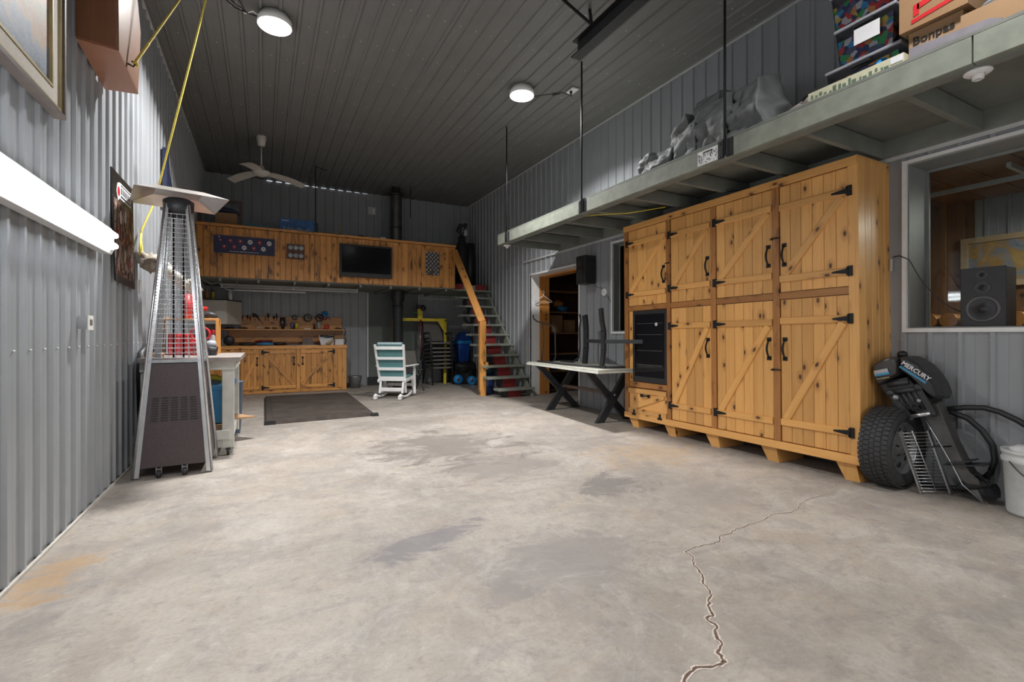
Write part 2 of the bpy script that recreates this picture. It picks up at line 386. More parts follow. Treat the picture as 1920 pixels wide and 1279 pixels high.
def landscape():
    m, nt, b = nm('river_landscape_paint'); v = coords(nt, (1, 1, 1), False); sx = N(nt, 'ShaderNodeSeparateXYZ'); nt.links.new(v, sx.inputs[0])
    q = noi(nt, v, 5, 8, .7, .8); z = math_(nt, 'ADD', math_(nt, 'MULTIPLY', math_(nt, 'SUBTRACT', sx.outputs[2], 2.5), .85), math_(nt, 'MULTIPLY', math_(nt, 'SUBTRACT', q, .5), .42))
    c = ramp(nt, z, [(.04, (.03, .05, .055)), (.10, (.10, .15, .22)), (.19, (.17, .22, .32)), (.215, (.36, .24, .12)), (.27, (.30, .17, .11)), (.33, (.16, .20, .13)), (.40, (.40, .22, .16)), (.48, (.24, .28, .34)), (.6, (.46, .48, .50)), (.8, (.5, .52, .55))])
    f = noi(nt, coords(nt, (1, 5, 9), False), 5, 6, .8, 1.5); c = mix(nt, math_(nt, 'MULTIPLY', ramp(nt, f, [(.45, (0, 0, 0)), (.65, (1, 1, 1))]), .35), c, (.45, .40, .36))
    nt.links.new(c, b.inputs['Base Color']); b.inputs['Roughness'].default_value = .5; return m
M_land = landscape()
def toys():
    m, nt, b = nm('mixed_toys'); v = coords(nt, (1, 1, 1), False); vo = N(nt, 'ShaderNodeTexVoronoi'); vo.inputs['Scale'].default_value = 28; vo.inputs['Randomness'].default_value = 1
    nt.links.new(v, vo.inputs['Vector']); sp_ = N(nt, 'ShaderNodeSeparateColor'); nt.links.new(vo.outputs['Color'], sp_.inputs[0])
    c = ramp(nt, sp_.outputs[0], [(0, (.04, .06, .16)), (.28, (.05, .07, .18)), (.30, (.55, .05, .05)), (.42, (.6, .45, .08)), (.5, (.05, .3, .6)), (.6, (.55, .55, .58)), (.7, (.10, .12, .22)), (.82, (.05, .35, .12)), (.9, (.6, .28, .1)), (1, (.1, .1, .15))])
    nt.nodes[-1].color_ramp.interpolation = 'CONSTANT'
    nt.links.new(c, b.inputs['Base Color']); b.inputs['Roughness'].default_value = .5; return m
M_toys = toys()
M_toys_old = painting('mixed_toy_print', [(.30, (.05, .07, .16)), (.40, (.6, .08, .06)), (.45, (.7, .6, .2)), (.50, (.10, .13, .28)), (.56, (.6, .58, .6)), (.62, (.08, .4, .7)), (.7, (.5, .25, .1))], (1, 1, 1), 7)
M_photo = painting('team_photo_print', [(.35, (.012, .01, .01)), (.46, (.05, .03, .024)), (.53, (.22, .09, .05)), (.58, (.5, .42, .38)), (.64, (.05, .04, .04)), (.7, (.3, .12, .05))], (1, 1, .6), 13)

# ------------------------------------------------------------------ corrugated sheets
PITCH = .183; SW = PITCH*5
def rib(u):
    p = (u % PITCH)/PITCH
    for a, b, x, y in ((0, .70, 0, 0), (.70, .745, 0, .019), (.745, .885, .019, .019), (.885, .93, .019, 0), (.93, 1.001, 0, 0)):
        if a <= p <= b: return x+(y-x)*(p-a)/(b-a)
    return 0
def sheets(parent, O, U, V, W, u0, u1, v0, v1, mat, amp=1.):
    O, U, V, W = map(Vector, (O, U, V, W)); n0 = math.floor(u0/SW)
    u = u0
    while u < u1-1e-4:
        e = min(u1, (math.floor(u/SW+1e-4)+1)*SW)
        brk = {u, e}; k = math.floor(u/PITCH)-1
        while k*PITCH < e:
            for q in (0, .30, .32, .36, .38, .70, .745, .885, .93):
                t = (k+q)*PITCH
                if u+1e-4 < t < e-1e-4: brk.add(t)
            k += 1
        bs = sorted(brk); mb = MB(); vs = []
        for t in bs:
            p = (t % PITCH)/PITCH; h = rib(t)*amp+(.0012 if .315 < p < .365 else 0)+.004
            g = min(max(t, u+.0015), e-.0015)
            vs += [O+U*g+V*v0+W*h, O+U*g+V*v1+W*h]
        mb.add(vs, [(2*i, 2*i+2, 2*i+3, 2*i+1) for i in range(len(bs)-1)])
        obj('metal_sheet', mb, mat, parent, fix=False); u = e
def struct(name, mb, mat, parent=None):
    o = obj(name, mb, mat, parent); o['_top'] = 1
    if not parent: o['kind'] = 'structure'
    return o
# floor, walls, ceiling
floor = struct('floor', MB().box(XL-.1, YF-.1, -.12, 8.2, YB+.1, 0), M_conc)
wl = struct('wall_left', MB().box(XL-.12, YF, 0, XL, YB, CZ), M_steel)
sheets(wl, (XL, 0, 0), (0, 1, 0), (0, 0, 1), (1, 0, 0), YF, YB, .012, CZ, M_steel)
wb = struct('wall_back', MB().box(XL-.12, YB, 0, XR+.3, YB+.12, CZ), M_steel)
sheets(wb, (0, YB, 0), (1, 0, 0), (0, 0, 1), (0, -1, 0), XL, XR, .012, CZ, M_steel)
wf = struct('wall_front', MB().box(XL-.12, YF-.12, 0, XR+.3, YF, CZ), M_steel)
ce = struct('ceiling', MB().box(XL-.12, YF, CZ, XR+.12, YB, CZ+.12), M_ceil)
sheets(ce, (0, 0, CZ), (1, 0, 0), (0, 1, 0), (0, 0, -1), XL, XR, YF, YB, M_ceil)
sc = MB()
for j in range(13):
    for i in range(32):
        x = XL+.06+PITCH*i; y = 1.7+j*.78
        sc.cyl((x, y, CZ-.010), (x, y, CZ-.004), .0075, .0075, 5)
o = obj('screw_heads', sc, M_trim, ce); o['kind'] = 'stuff'
DOOR = (6.56, 8.20, 0, 2.40); DW = (4.95, 5.70, 1.245, 2.60); BW = (.05, 1.955, 1.25, 2.62); WT = .40
wr = MB()
def wr_box(y0, y1, z0, z1): wr.box(XR, y0, z0, XR+WT, y1, z1)
wr_box(YF, BW[0], 0, 2.7); wr_box(BW[0], BW[1], 0, BW[2]); wr_box(BW[0], BW[1], BW[3], 2.7)
wr_box(BW[1], DW[0], 0, 2.7); wr_box(DW[0], DW[1], 0, DW[2]); wr_box(DW[0], DW[1], DW[3], 2.7)
wr_box(DW[1], DOOR[0], 0, 2.7); wr_box(DOOR[0], DOOR[1], DOOR[3], 2.7); wr_box(DOOR[1], YB+.12, 0, 2.7)
wr_box(YF, YB+.12, 2.7, CZ+.12)
wr = struct('wall_right', wr, M_steel)
def rs(y0, y1, z0, z1): sheets(wr, (XR, 0, 0), (0, 1, 0), (0, 0, 1), (-1, 0, 0), y0, y1, z0, z1, M_steel)
rs(YF, YB, 2.70, CZ); rs(YF, BW[0], .012, 2.69); rs(BW[0], BW[1], .012, BW[2]); rs(BW[0], BW[1], BW[3], 2.69)
rs(BW[1], DW[0], .012, 2.69); rs(DW[0], DW[1], .012, DW[2]); rs(DW[0], DW[1], DW[3], 2.69); rs(DW[1], DOOR[0], .012, 2.69)
rs(DOOR[0], DOOR[1], DOOR[3], 2.69); rs(DOOR[1], YB, .012, 2.69)
# screws in a row on the left wall and right wall
for nm_, x, ys, zs in (('left', XL+.012, [2.2+PITCH*i for i in range(24)], (1.12,)), ('right', XR-.012, [.3+PITCH*i for i in range(10)], (1.16,))):
    sc = MB()
    for y in ys:
        for z in zs: sc.sph((x, y+.05, z), .007, 6, 4)
    o = obj('screw_heads', sc, M_trim, wl if nm_ == 'left' else wr); o['kind'] = 'stuff'
# trims
t = struct('trim_1', MB().box(XL, YF, CZ-.06, XL+.03, YB, CZ-.025), M_trim)
t = struct('trim_2', MB().box(XR-.035, YF, CZ-.045, XR-.02, YB, CZ-.02), M_trim)
t = struct('trim_3', MB().box(XR-.035, YF, 2.675, XR-.015, 8.5, 2.705), M_trim)
t = struct('trim_4', MB().box(XL+.02, YF, 0, XL+.035, 11.4, .018), plain('caulk_line', (.45, .42, .38), .7))
# big window
def win(name, W, gx, mat_rev, glassmat):
    y0, y1, z0, z1 = W
    fr = thing(name, None, None, (XR, (y0+y1)/2, z0), kind='structure')
    a = XR-.03
    mb = MB(); mb.box(a, y1-.002, z0-.028, XR, y1+.028, z1+.026); mb.box(a, y0-.026, z0-.028, XR, y0, z1+.026)
    mb.box(a, y0, z1, XR, y1-.002, z1+.026); mb.box(a, y0, z0-.028, XR, y1-.002, z0+.004)
    obj('window_trim', mb, M_white, fr)
    mb = MB(); mb.box(XR-.005, y1-.014, z0, gx, y1-.001, z1); mb.box(XR-.005, y0+.001, z0, gx, y0+.014, z1)
    mb.box(XR-.005, y0+.014, z1-.014, gx, y1-.014, z1-.001); mb.box(XR-.005, y0+.014, z0+.001, gx, y1-.014, z0+.014)
    obj('window_reveal', mb, mat_rev, fr)
    mb = MB(); q = .035
    mb.box(gx-.02, y1-q, z0+.014, gx, y1-.014, z1-.014); mb.box(gx-.02, y0+.014, z0+.014, gx, y0+q, z1-.014)
    mb.box(gx-.02, y0+q, z1-q, gx, y1-q, z1-.014); mb.box(gx-.02, y0+q, z0+.014, gx, y1-q, z0+.02)
    obj('window_frame', mb, mat_rev, fr)
    obj('pane', MB().box(gx-.012, y0+q, z0+.02, gx-.008, y1-q, z1-q), glassmat, fr)
    return fr
M_rev = plain('grey_reveal_metal', (.20, .21, .205), .5, 0, .05)
win('window_1', BW, XR+.30, M_rev, M_glass); win('window_2', DW, XR+.12, M_rev, M_dglass)
# door opening with white and orange jambs
d = thing('door_1', None, None, (XR, 7.38, 0), kind='structure')
mb = MB()
mb.box(XR-.03, 8.19, 0, XR+.17, 8.215, 2.40); mb.box(XR-.03, DOOR[0], 2.385, XR+.17, 8.2, 2.42); mb.box(XR-.03, DOOR[0]-.02, 0, XR+.02, DOOR[0]+.012, 2.40)
mb.box(XR-.03, 8.19, 0, XR-.018, 8.235, 2.42)
obj('white_jamb', mb, M_white, d)
board('wood_jamb', M_jamb, d, (XR+.285, 8.2, 0), (XR+.285, 8.2, 2.36), .23, .03, (0, -1, 0))
board('wood_head', M_jamb, d, (XR+.285, 8.17, 2.385), (XR+.285, DOOR[0], 2.385), .23, .03, (0, 0, -1))
# store room behind the door
sr = MB(); sr.box(7.0, 5.95, 0, 7.05, 9.8, 2.6); sr.box(5.15, 9.75, 0, 7.0, 9.8, 2.6); sr.box(5.15, 5.9, 0, 7.0, 5.95, 2.6); sr.box(5.15, 5.95, 2.6, 7.05, 9.8, 2.65)
struct('wall_storeroom', sr, M_inwood)
sh = thing('storeroom_shelves', 'dark wooden shelves seen through the orange-framed doorway', 'shelf', (6.4, 8.4, 0))
for z in (.02, .42, .78, 1.22, 1.66, 2.1): board('shelf_board', M_inwood, sh, (5.24, 8.7, z), (6.95, 8.7, z), .6, .035, (0, 0, 1))
for x in (5.22, 6.93): board('upright', M_inwood, sh, (x, 8.4, 0), (x, 8.4, 2.4), .05, .05, (0, -1, 0))
single('cardboard_box', MB().box(5.38, 8.55, 1.26, 5.72, 8.85, 1.62), M_card2, 'plain cardboard box on the storeroom shelf behind the doorway', 'box')
single('cardboard_box', MB().box(5.78, 8.55, 1.26, 6.05, 8.85, 1.52), M_card, 'smaller brown box right of the plain one on the storeroom shelf', 'box')
mb = MB()
for k in range(9): mb.box(5.3, 8.48+.012*(k % 2), .46+.034*k, 6.2-.05*(k % 3), 8.9, .46+.034*k+.028)
single('stacked_boards', mb, M_dark, 'dark stack of boards low on the storeroom shelves', 'boards')
single('blue_bundle', MB().sph((5.75, 8.6, 1.765), (.14, .1, .07), 12, 8, .4, 3), M_blue, 'blue cloth bundle on the upper storeroom shelf', 'bundle')
single('orange_bundle', MB().sph((5.65, 8.62, 1.88), (.12, .08, .07), 12, 8, .5, 5), M_orangep, 'orange cloth bundle on top of the blue bundle', 'bundle')
# black sheet standing in for the darkness behind the dark window
struct('wall_dark_backing', MB().box(5.6, 4.6, .9, 5.65, 5.85, 2.7), M_black)

# ------------------------------------------------------------------ office room behind the big window
mb = MB(); mb.box(7.0, -1.2, 0, 7.05, 2.9, 2.7); mb.box(5.15, 2.82, 0, 7.0, 2.9, 2.7); mb.box(5.15, -1.25, 0, 7.05, -1.2, 2.7)
off = struct('wall_office', mb, M_inwood)
for k in range(22):
    y = 2.74-.16*k; board('wall_plank', M_inwood, off, (6.995, y, 0), (6.995, y, 1.98 if y < 2.3 else 2.7), .155, .015, (-1, 0, 0))
for k in range(11): board('wall_plank', M_inwood, off, (5.3+.16*k, 2.815, 0), (5.3+.16*k, 2.815, 2.7), .155, .015, (0, -1, 0))
sheets(off, (6.995, 0, 0), (0, 1, 0), (0, 0, 1), (-1, 0, 0), -1.2, 2.26, 2.0, 2.7, M_steel)
oc = struct('ceiling_office', MB().box(5.15, -1.25, 2.7, 7.05, 2.9, 2.75), M_inwood)
for k in range(13): board('ceiling_plank', M_inwood, oc, (5.2, -1.1+.31*k, 2.7), (7.0, -1.1+.31*k, 2.7), .3, .012, (0, 0, -1))
of = thing('office_light', 'bright rectangular lamp hanging in the room behind the big window', 'lamp', (6.1, 1.0, 2.5))
obj('lamp_housing', MB().box(5.85, .78, 2.50, 6.35, 1.42, 2.53), M_white, of)
obj('diffuser', MB().box(5.9, .82, 2.485, 6.3, 1.38, 2.50), emis('warm_lit_diffuser', (1, .95, .85), 9), of)
obj('ceiling_rail', MB().box(5.5, 1.55, 2.60, 6.9, 1.58, 2.64).box(6.0, .6, 2.6, 6.03, 2.3, 2.64), M_trim, of)
pf = thing('framed_picture', 'framed autumn lake picture on the wood wall behind the window', 'picture', (6.97, 1.9, 1.9))
mb = MB(); x0, x1 = 6.93, 6.975
for a in ((2.30, 1.72, 2.36, 2.27), (1.12, 1.72, 1.18, 2.27)): mb.box(x0, a[0], a[1], x1, a[2], a[3])
mb.box(x0, 1.18, 2.21, x1, 2.30, 2.27); mb.box(x0, 1.18, 1.72, x1, 2.30, 1.78)
obj('picture_frame', mb, M_tan, pf); obj('canvas', MB().box(6.95, 1.18, 1.78, 6.97, 2.30, 2.21), M_paint2, pf)
# firewood seen low in the window
idx = 0
for j in range(4):
    for i in range(7):
        y = 2.72-.17*i-(.08 if j % 2 else 0); z = .92+.145*j
        m = MB(); m.cyl((6.45, y, z), (6.85, y, z), .078, .07, 9)
        o = single('firewood_log', m, M_jamb, 'firewood log behind the big window, %s row from the bottom, %s from the left' % (('lowest', 'second', 'third', 'top')[j], ('first', 'second', 'third', 'fourth', 'fifth', 'sixth', 'seventh')[i]), 'log', 'firewood logs behind the window')
board('log_ledge', M_inwood, off, (6.65, 2.8, .80), (6.65, -1.1, .80), .5, .04, (0, 0, 1))

# ------------------------------------------------------------------ floor crack
pts = [(4.32,2.16),(4.08,2.147),(3.9,2.11),(3.677,2.046),(3.5,2.045),(3.369,2.02),(3.25,1.96),(3.134,1.95),(3.03,1.985),(2.936,1.97),(2.76,1.945),(2.583,1.943),(2.5,1.91),(2.41,1.92),(2.34,1.87),(2.277,1.868),(2.16,1.885),(2.062,1.868),(2.05,1.81),(1.98,1.74),(1.94,1.65),(1.873,1.588),(1.85,1.53),(1.808,1.492),(1.74,1.45),(1.70,1.39),(1.658,1.387),(1.65,1.33),(1.601,1.296),(1.57,1.24),(1.513,1.217),(1.50,1.17),(1.443,1.173),(1.38,1.20),(1.326,1.189),(1.265,1.16),(1.1,1.10)]
def crack(name, mat, wmul, z, seed):
    random.seed(seed); mb = MB(); vs = []
    P = []
    for i in range(len(pts)-1):
        a, b = Vector(pts[i]), Vector(pts[i+1])
        for k in range(4): P.append(a.lerp(b, k/4)+Vector((random.uniform(-1, 1), random.uniform(-1, 1)))*.006*(0 if k == 0 else 1))
    for i, p in enumerate(P):
        d = (P[min(i+1, len(P)-1)]-P[max(0, i-1)]).normalized(); n = Vector((-d.y, d.x)); ww = wmul*(.35+.65*i/len(P))*random.uniform(.6, 1.4)
        vs += [(p.x+n.x*ww, p.y+n.y*ww, z), (p.x-n.x*ww, p.y-n.y*ww, z)]
    mb.add(vs, [(2*i, 2*i+1, 2*i+3, 2*i+2) for i in range(len(P)-1)])
    return obj(name, mb, mat, floor)
crack('crack_edge', M_crackL, .013, .0012, 3); crack('crack_gap', M_crack, .0055, .0020, 3)
random.seed(11)

# ------------------------------------------------------------------ big pine cabinet on the right
cab = thing('wardrobe_cabinet', 'tall golden pine cabinet with braced doors and black strap hinges', 'cabinet', (4.25, 2.06, 0))
XC = 4.25; YN = 2.06; YFAR = 4.864
obj('carcass', MB().box(XC+.03, YN+.03, .15, XR-.035, YFAR-.02, 2.64), M_pinemid, cab)
def vp(y, z0, z1, w=.05, m=M_pinemid, t=.03): board('post', m, cab, (XC+.03, y, z0), (XC+.03, y, z1), w, t, (-1, 0, 0))
vp(2.098, .215, 2.59, .075, M_pine); vp(2.757, .215, 2.59, .062); vp(3.457, .215, 2.59, .062); vp(4.094, .215, 2.59, .06); vp(4.828, .215, 2.59, .07)
board('top_rail', M_pine, cab, (XC+.03, YN, 2.625), (XC+.03, YFAR, 2.625), .07, .04, (-1, 0, 0))
board('base_rail', M_pine, cab, (XC+.03, YN, .18), (XC+.03, YFAR, .18), .07, .04, (-1, 0, 0))
board('top_board', M_pine, cab, (XC+.27, YN, 2.645), (XC+.27, YFAR, 2.645), .50, .018, (0, 0, 1))
for a, b in ((2.135, 2.727), (2.788, 3.427), (3.487, 4.065), (4.125, 4.794)):
    board('mid_rail', M_pinemid, cab, (XC+.03, a, 1.568), (XC+.03, b, 1.568), .062, .022, (-1, 0, 0))
for i in range(5):
    x = XC+.055+.1*i; board('side_plank', M_pine if i else M_pine, cab, (x, YN+.03, .15), (x, YN+.03, 2.645), .098, .03, (0, -1, 0))
def hinge(door, y, z, s, mat=M_blackm):
    """strap hinge: plate on the post, tapering strap on the rail; s=+1 strap points to -y"""
    mb = MB(); x = XC-.012
    mb.box(x, y, z-.042, x+.03, y+s*.034, z+.042)
    mb.prism([(y, z-.022), (y-s*.12, z-.006), (y-s*.12, z+.006), (y, z+.022)], 'x', x-.004, x+.004)
    mb.cyl((x, y, z-.035), (x, y, z+.035), .008, n=8)
    for q in (.03, .07, .1): mb.cyl((x-.007, y-s*q, z), (x-.003, y-s*q, z), .004, n=6)
    obj('hinge', mb, mat, door)
def pull(parent, y, z, L=.18, horiz=False, x=XC-.0, mat=M_blackm, name='handle'):
    mb = MB()
    def Q(a, h): return (x-h, y+a, z) if horiz else (x-h, y, z+a)
    for s in (-1, 1):
        if horiz: mb.box(x-.006, y+s*L/2-.018, z-.022, x, y+s*L/2+.018, z+.022)
        else: mb.box(x-.006, y-.022, z+s*L/2-.018, x, y+.022, z+s*L/2+.018)
    n = 9; mb.tube([Q(-L/2+L*i/(n-1), .006+.034*math.sin(PI*i/(n-1))) for i in range(n)], [.007+.003*math.sin(PI*i/(n-1)) for i in range(n)], 8)
    obj(name, mb, mat, parent)
def cdoor(y0, y1, z0, z1, r0, r1, nplank, hside, hz, label=None, mat=M_pine):
    d = obj('door', MB().box(XC+.025, y0+.004, z0+.004, XC+.031, y1-.004, z1-.004), mat, cab)
    W = (y1-y0-.008)/nplank
    for i in range(nplank):
        y = y0+.004+W*(i+.5); board('plank', mat, d, (XC+.025, y, z0+.003), (XC+.025, y, z1-.003), W-.0025, .014, (-1, 0, 0), .004)
    for z in (r0, r1): board('ledge', mat, d, (XC+.011, y0+.006, z), (XC+.011, y1-.006, z), .062, .018, (-1, 0, 0), .005)
    h = (y1-y0)*.86; board('brace', mat, d, (XC+.011, y1-.05, r0+.03), (XC+.011, y0+.05, r1-.03), .068, .015, (-1, 0, 0), .005)
    if hside:
        yy = y0+.004 if hside < 0 else y1-.004
        for z in (r0, r1): hinge(d, yy, z, -1 if hside < 0 else 1)
        pull(d, (y1-.045 if hside < 0 else y0+.045), hz, x=XC+.011)
    return d
cdoor(2.132, 2.725, 1.60, 2.585, 1.725, 2.385, 6, -1, 1.945)
cdoor(2.132, 2.725, .22, 1.535, .40, 1.335, 6, -1, 1.075)
cdoor(2.79, 3.425, 1.60, 2.585, 1.765, 2.405, 6, 1, 1.955)
cdoor(2.79, 3.425, .22, 1.535, .395, 1.325, 6, 1, 1.075)
cdoor(3.49, 4.06, 1.60, 2.585, 1.77, 2.40, 5, 1, 1.96)
cdoor(3.49, 4.06, .22, 1.535, .39, 1.325, 5, 1, 1.075)
cdoor(4.125, 4.792, 1.60, 2.585, 1.75, 2.42, 4, 1, 1.955)
dr = cdoor(4.125, 4.792, .22, .53, .245, .505, 1, 0, 0)
pull(dr, 4.5, .455, .13, True, x=XC+.011)
for y in (4.68, 4.23): obj('hinge', MB().box(XC-.012, y-.015, .2, XC+.01, y+.015, .26).box(XC-.014, y-.035, .19, XC-.008, y+.035, .215), M_blackm, dr)
for y in (2.757,):
    for z in (2.11, .88):
        mb = MB(); mb.tube([(XC-.008, y-.05, z), (XC-.016, y, z+.004), (XC-.008, y+.05, z-.003)], .006, 6); mb.cyl((XC-.012, y+.03, z-.01), (XC-.012, y+.03, z+.012), .008, n=8)
        obj('bolt_latch', mb, M_blackm, cab)
obj('bolt_latch', MB().tube([(XC-.008, 4.06, 2.075), (XC-.012, 4.13, 2.075)], .006, 6), M_blackm, cab)
# fridge surround
board('fridge_sill', M_pinemid, cab, (XC+.03, 4.125, .585), (XC+.03, 4.79, .585), .07, .018, (-1, 0, 0))
board('fridge_stile', M_pine, cab, (XC+.03, 4.752, .62), (XC+.03, 4.752, 1.535), .07, .012, (-1, 0, 0))
for i, y in enumerate((2.17, 2.85, 3.5, 4.1, 4.72)):
    zb = .012*0+.0; obj('foot', MB().prism([(y-.06, .15), (y+.10, .15), (y+.02, zb+.01*max(0, y-2.06)), (y-.09, zb+.01*max(0, y-2.06))], 'x', XC+.03, XC+.42), M_pine, cab)
cab.rotation_euler = (-.010, 0, 0)
fr = thing('wine_fridge', 'black glass-fronted drinks fridge built into the pine cabinet', 'fridge', (4.30, 4.41, .6))
obj('fridge_shell', MB().box(XC-.002, 4.13, .605, XC+.02, 4.165, 1.505).box(XC-.002, 4.675, .605, XC+.02, 4.71, 1.505).box(XC-.002, 4.165, 1.46, XC+.02, 4.675, 1.505).box(XC-.002, 4.165, .605, XC+.02, 4.675, .67), M_black, fr)
obj('glass_door', MB().box(XC+.001, 4.165, .67, XC+.006, 4.675, 1.46), M_screen, fr)
mb = MB()
for z in (.82, 1.0, 1.2, 1.34): mb.box(XC-.0015, 4.2, z, XC, 4.64, z+.005)
obj('wire_shelf', mb, M_steel_t, fr)
obj('brand_badge', MB().cyl((XC-.003, 4.30, 1.33), (XC+.001, 4.30, 1.33), .022, n=16), M_tubeoff, fr)

# ------------------------------------------------------------------ mezzanine shelf
XB = 3.46
mz = thing('mezzanine', 'long sage-painted timber mezzanine shelf hung above the pine cabinet', 'mezzanine', (XB, 7.1, 2.7))
board('edge_beam', M_sage, mz, (XB+.04, 7.11, 2.775), (XB+.04, 1.13, 2.775), .155, .04, (-1, 0, 0))
board('edge_beam', M_sage, mz, (XB+.04, 1.125, 2.775), (XB+.04, -2.6, 2.775), .155, .04, (-1, 0, 0))
board('edge_lip', M_sagedk, mz, (XB+.075, 7.1, 2.688), (XB+.075, -2.6, 2.688), .07, .02, (0, 0, 1))
board('end_beam', M_sagedk, mz, (XB+.04, 7.07, 2.78), (XR-.04, 7.07, 2.78), .15, .04, (0, 1, 0))
board('wall_ledger', M_sagedk, mz, (XR-.02, 7.07, 2.78), (XR-.02, -2.6, 2.78), .15, .04, (-1, 0, 0))
y = 6.55
while y > -2.5:
    board('joist', M_sagedk, mz, (XB+.04, y, 2.775), (XR-.06, y, 2.775), .14, .04, (0, -1, 0)); y -= .63
for a, b in ((7.1, 4.7), (4.69, 2.26), (2.25, -.18), (-.19, -2.6)):
    obj('deck_panel', MB().box(XB+.0, b, 2.853, XR-.036, a, 2.872), M_sagedk, mz)
for y, big in ((6.755, 0), (4.732, 1), (2.70, 1)):
    obj('hanging_rod', MB().cyl((XB-.012, y, 2.72), (XB-.012, y, CZ-.02), .011, n=8), M_blackm, mz)
    mb = MB(); mb.box(XB-.005, y-.075, 2.70, XB, y-.018, 2.855); mb.box(XB-.005, y+.018, 2.70, XB, y+.075, 2.855)
    mb.box(XB-.02, y-.022, 2.70, XB, y-.014, 2.855); mb.box(XB-.02, y+.014, 2.70, XB, y+.022, 2.855)
    for s in (-.05, .05):
        for z in (2.72, 2.83): mb.sph((XB-.007, y+s, z), .006, 6, 4)
    obj('rod_bracket', mb, M_dark, mz)
def holder(x, y, label):
    t = thing('lamp_holder', label, 'lamp holder', (x, y, 2.66))
    obj('holder_base', MB().lathe([(0, 0), (.06, 0), (.063, -.008), (.05, -.018), (.03, -.022)], (x, y, 2.688), n=20), M_white, t)
    obj('socket', MB().lathe([(.028, -.018), (.026, -.045), (.018, -.05), (.016, -.03)], (x, y, 2.688), n=16), M_white, t)
holder(3.57, 1.14, 'white ceramic lamp holder under the near end of the mezzanine'); holder(3.57, 6.98, 'small white lamp holder under the far mezzanine corner')
holder_y = 1
sg = thing('notice_plate', 'small white notice plate screwed to the mezzanine beam beside a rod bracket', 'sign', (XB-.002, 2.87, 2.72))
obj('plate', MB().box(XB-.004, 2.77, 2.712, XB, 2.99, 2.835), M_white, sg)
mb = MB(); random.seed(5)
mb.box(XB-.0052, 2.83, 2.81, XB-.004, 2.93, 2.822)
for i in range(60):
    yy = 2.78+random.random()*.2; zz = 2.72+random.random()*.082; mb.box(XB-.0052, yy, zz, XB-.004, yy+.004, zz+random.uniform(.006, .02))
obj('printed_lines', mb, M_dark, sg)

# items on mezzanine
ZM = 2.873
def crumple(name, c, r, seed, label, mat=M_canvas, nf=.55, group=None, squash=True):
    mb = MB(); mb.sph((0, 0, 0), 1, 40, 26)
    vs = []
    for v in mb.v:
        d = Vector(v); q = 1+nf*noise.noise(d*1.3+Vector((seed*5.1, 0, seed)))+nf*.55*(abs(noise.noise(d*2.8+Vector((seed, seed*2, 0))))-.2)*1.6+.12*abs(noise.noise(d*6+Vector((0, seed, 1))))
        x, y, z = c[0]+d.x*r[0]*q, c[1]+d.y*r[1]*q, c[2]+d.z*r[2]*q
        vs.append((x, y, max(z, c[2]-r[2]*.92)))
    mb.v = vs; zm = min(v[2] for v in vs); mb.v = [(a, b, z-zm+(ZM if squash else zm)) for a, b, z in vs]
    return single(name, mb, mat, label, 'bag', group)
def sack(name, base, top, label, mat=M_canvas, cat='bag', folds=()):
    b = [Vector(p) for p in base]; t = [Vector(p) for p in top]
    n = 12; m = 22; mb = MB(); k0 = len(b)
    def loop(P, u):
        u *= len(P); i = int(u) % len(P); f = u-int(u); return P[i].lerp(P[(i+1) % len(P)], f)
    for j in range(m+1):
        for i in range(72):
            u = i/72; p = loop(b, u).lerp(loop(t, u), j/m); c = sum(b, Vector())/len(b)
            p = p+Vector((noise.noise(p*5), noise.noise(p*5+Vector((5, 0, 0))), noise.noise(p*5+Vector((0, 9, 0)))*.7))*.06*(1 if 0 < j else .2)
            out = (p-c); out.z = 0; q_ = Vector((p.x*5+noise.noise(p*3), p.y*5, p.z*8)); rg = max(0, .35-abs(noise.noise(q_)))/.35; rg += .5*max(0, .25-abs(noise.noise(q_*2.1)))/.25; p += out*(.06*math.sin(PI*j/m)-.12*rg*(1 if j else 0))
            mb.v.append((p.x, p.y, max(p.z, ZM)))
    for j in range(m):
        for i in range(72):
            i2 = (i+1) % 72; mb.f.append((j*72+i, j*72+i2, (j+1)*72+i2, (j+1)*72+i)); mb.s.append(True)
    mb.f.append(tuple(m*72+i for i in range(72))); mb.s.append(False); mb.f.append(tuple(reversed(range(72)))); mb.s.append(False)
    return single(name, mb, mat, label, cat)
def rect(x0, y0, x1, y1, z): return [(x0, y0, z), (x1, y0, z), (x1, y1, z), (x0, y1, z)]
sack('tarpaulin_bag', rect(3.55, 3.48, 4.0, 3.86, ZM), [(3.55, 3.40, 3.06), (4.0, 3.4, 3.10), (4.0, 3.86, 3.16), (3.58, 3.88, 3.10)], 'low folded grey tarpaulin bag, leftmost of the heap on the mezzanine')
sack('tarpaulin_bag', rect(3.62, 3.22, 4.0, 3.52, ZM), [(3.66, 3.26, 3.36), (3.95, 3.3, 3.40), (3.9, 3.42, 3.36), (3.68, 3.5, 3.24)], 'upright pale grey bag behind the low folded one on the mezzanine')
sack('tarpaulin_bag', rect(3.52, 3.12, 3.9, 3.40, ZM), [(3.56, 3.10, 3.22), (3.9, 3.1, 3.26), (3.9, 3.36, 3.28), (3.58, 3.38, 3.18)], 'slumped light grey bag in the middle of the mezzanine heap')
sack('tarpaulin_bag', rect(3.52, 2.80, 4.0, 3.12, ZM), [(3.60, 2.78, 3.34), (4.0, 2.8, 3.42), (4.0, 3.08, 3.44), (3.60, 3.12, 3.32)], 'bulging grey bag with buckle left of the hanging rod')
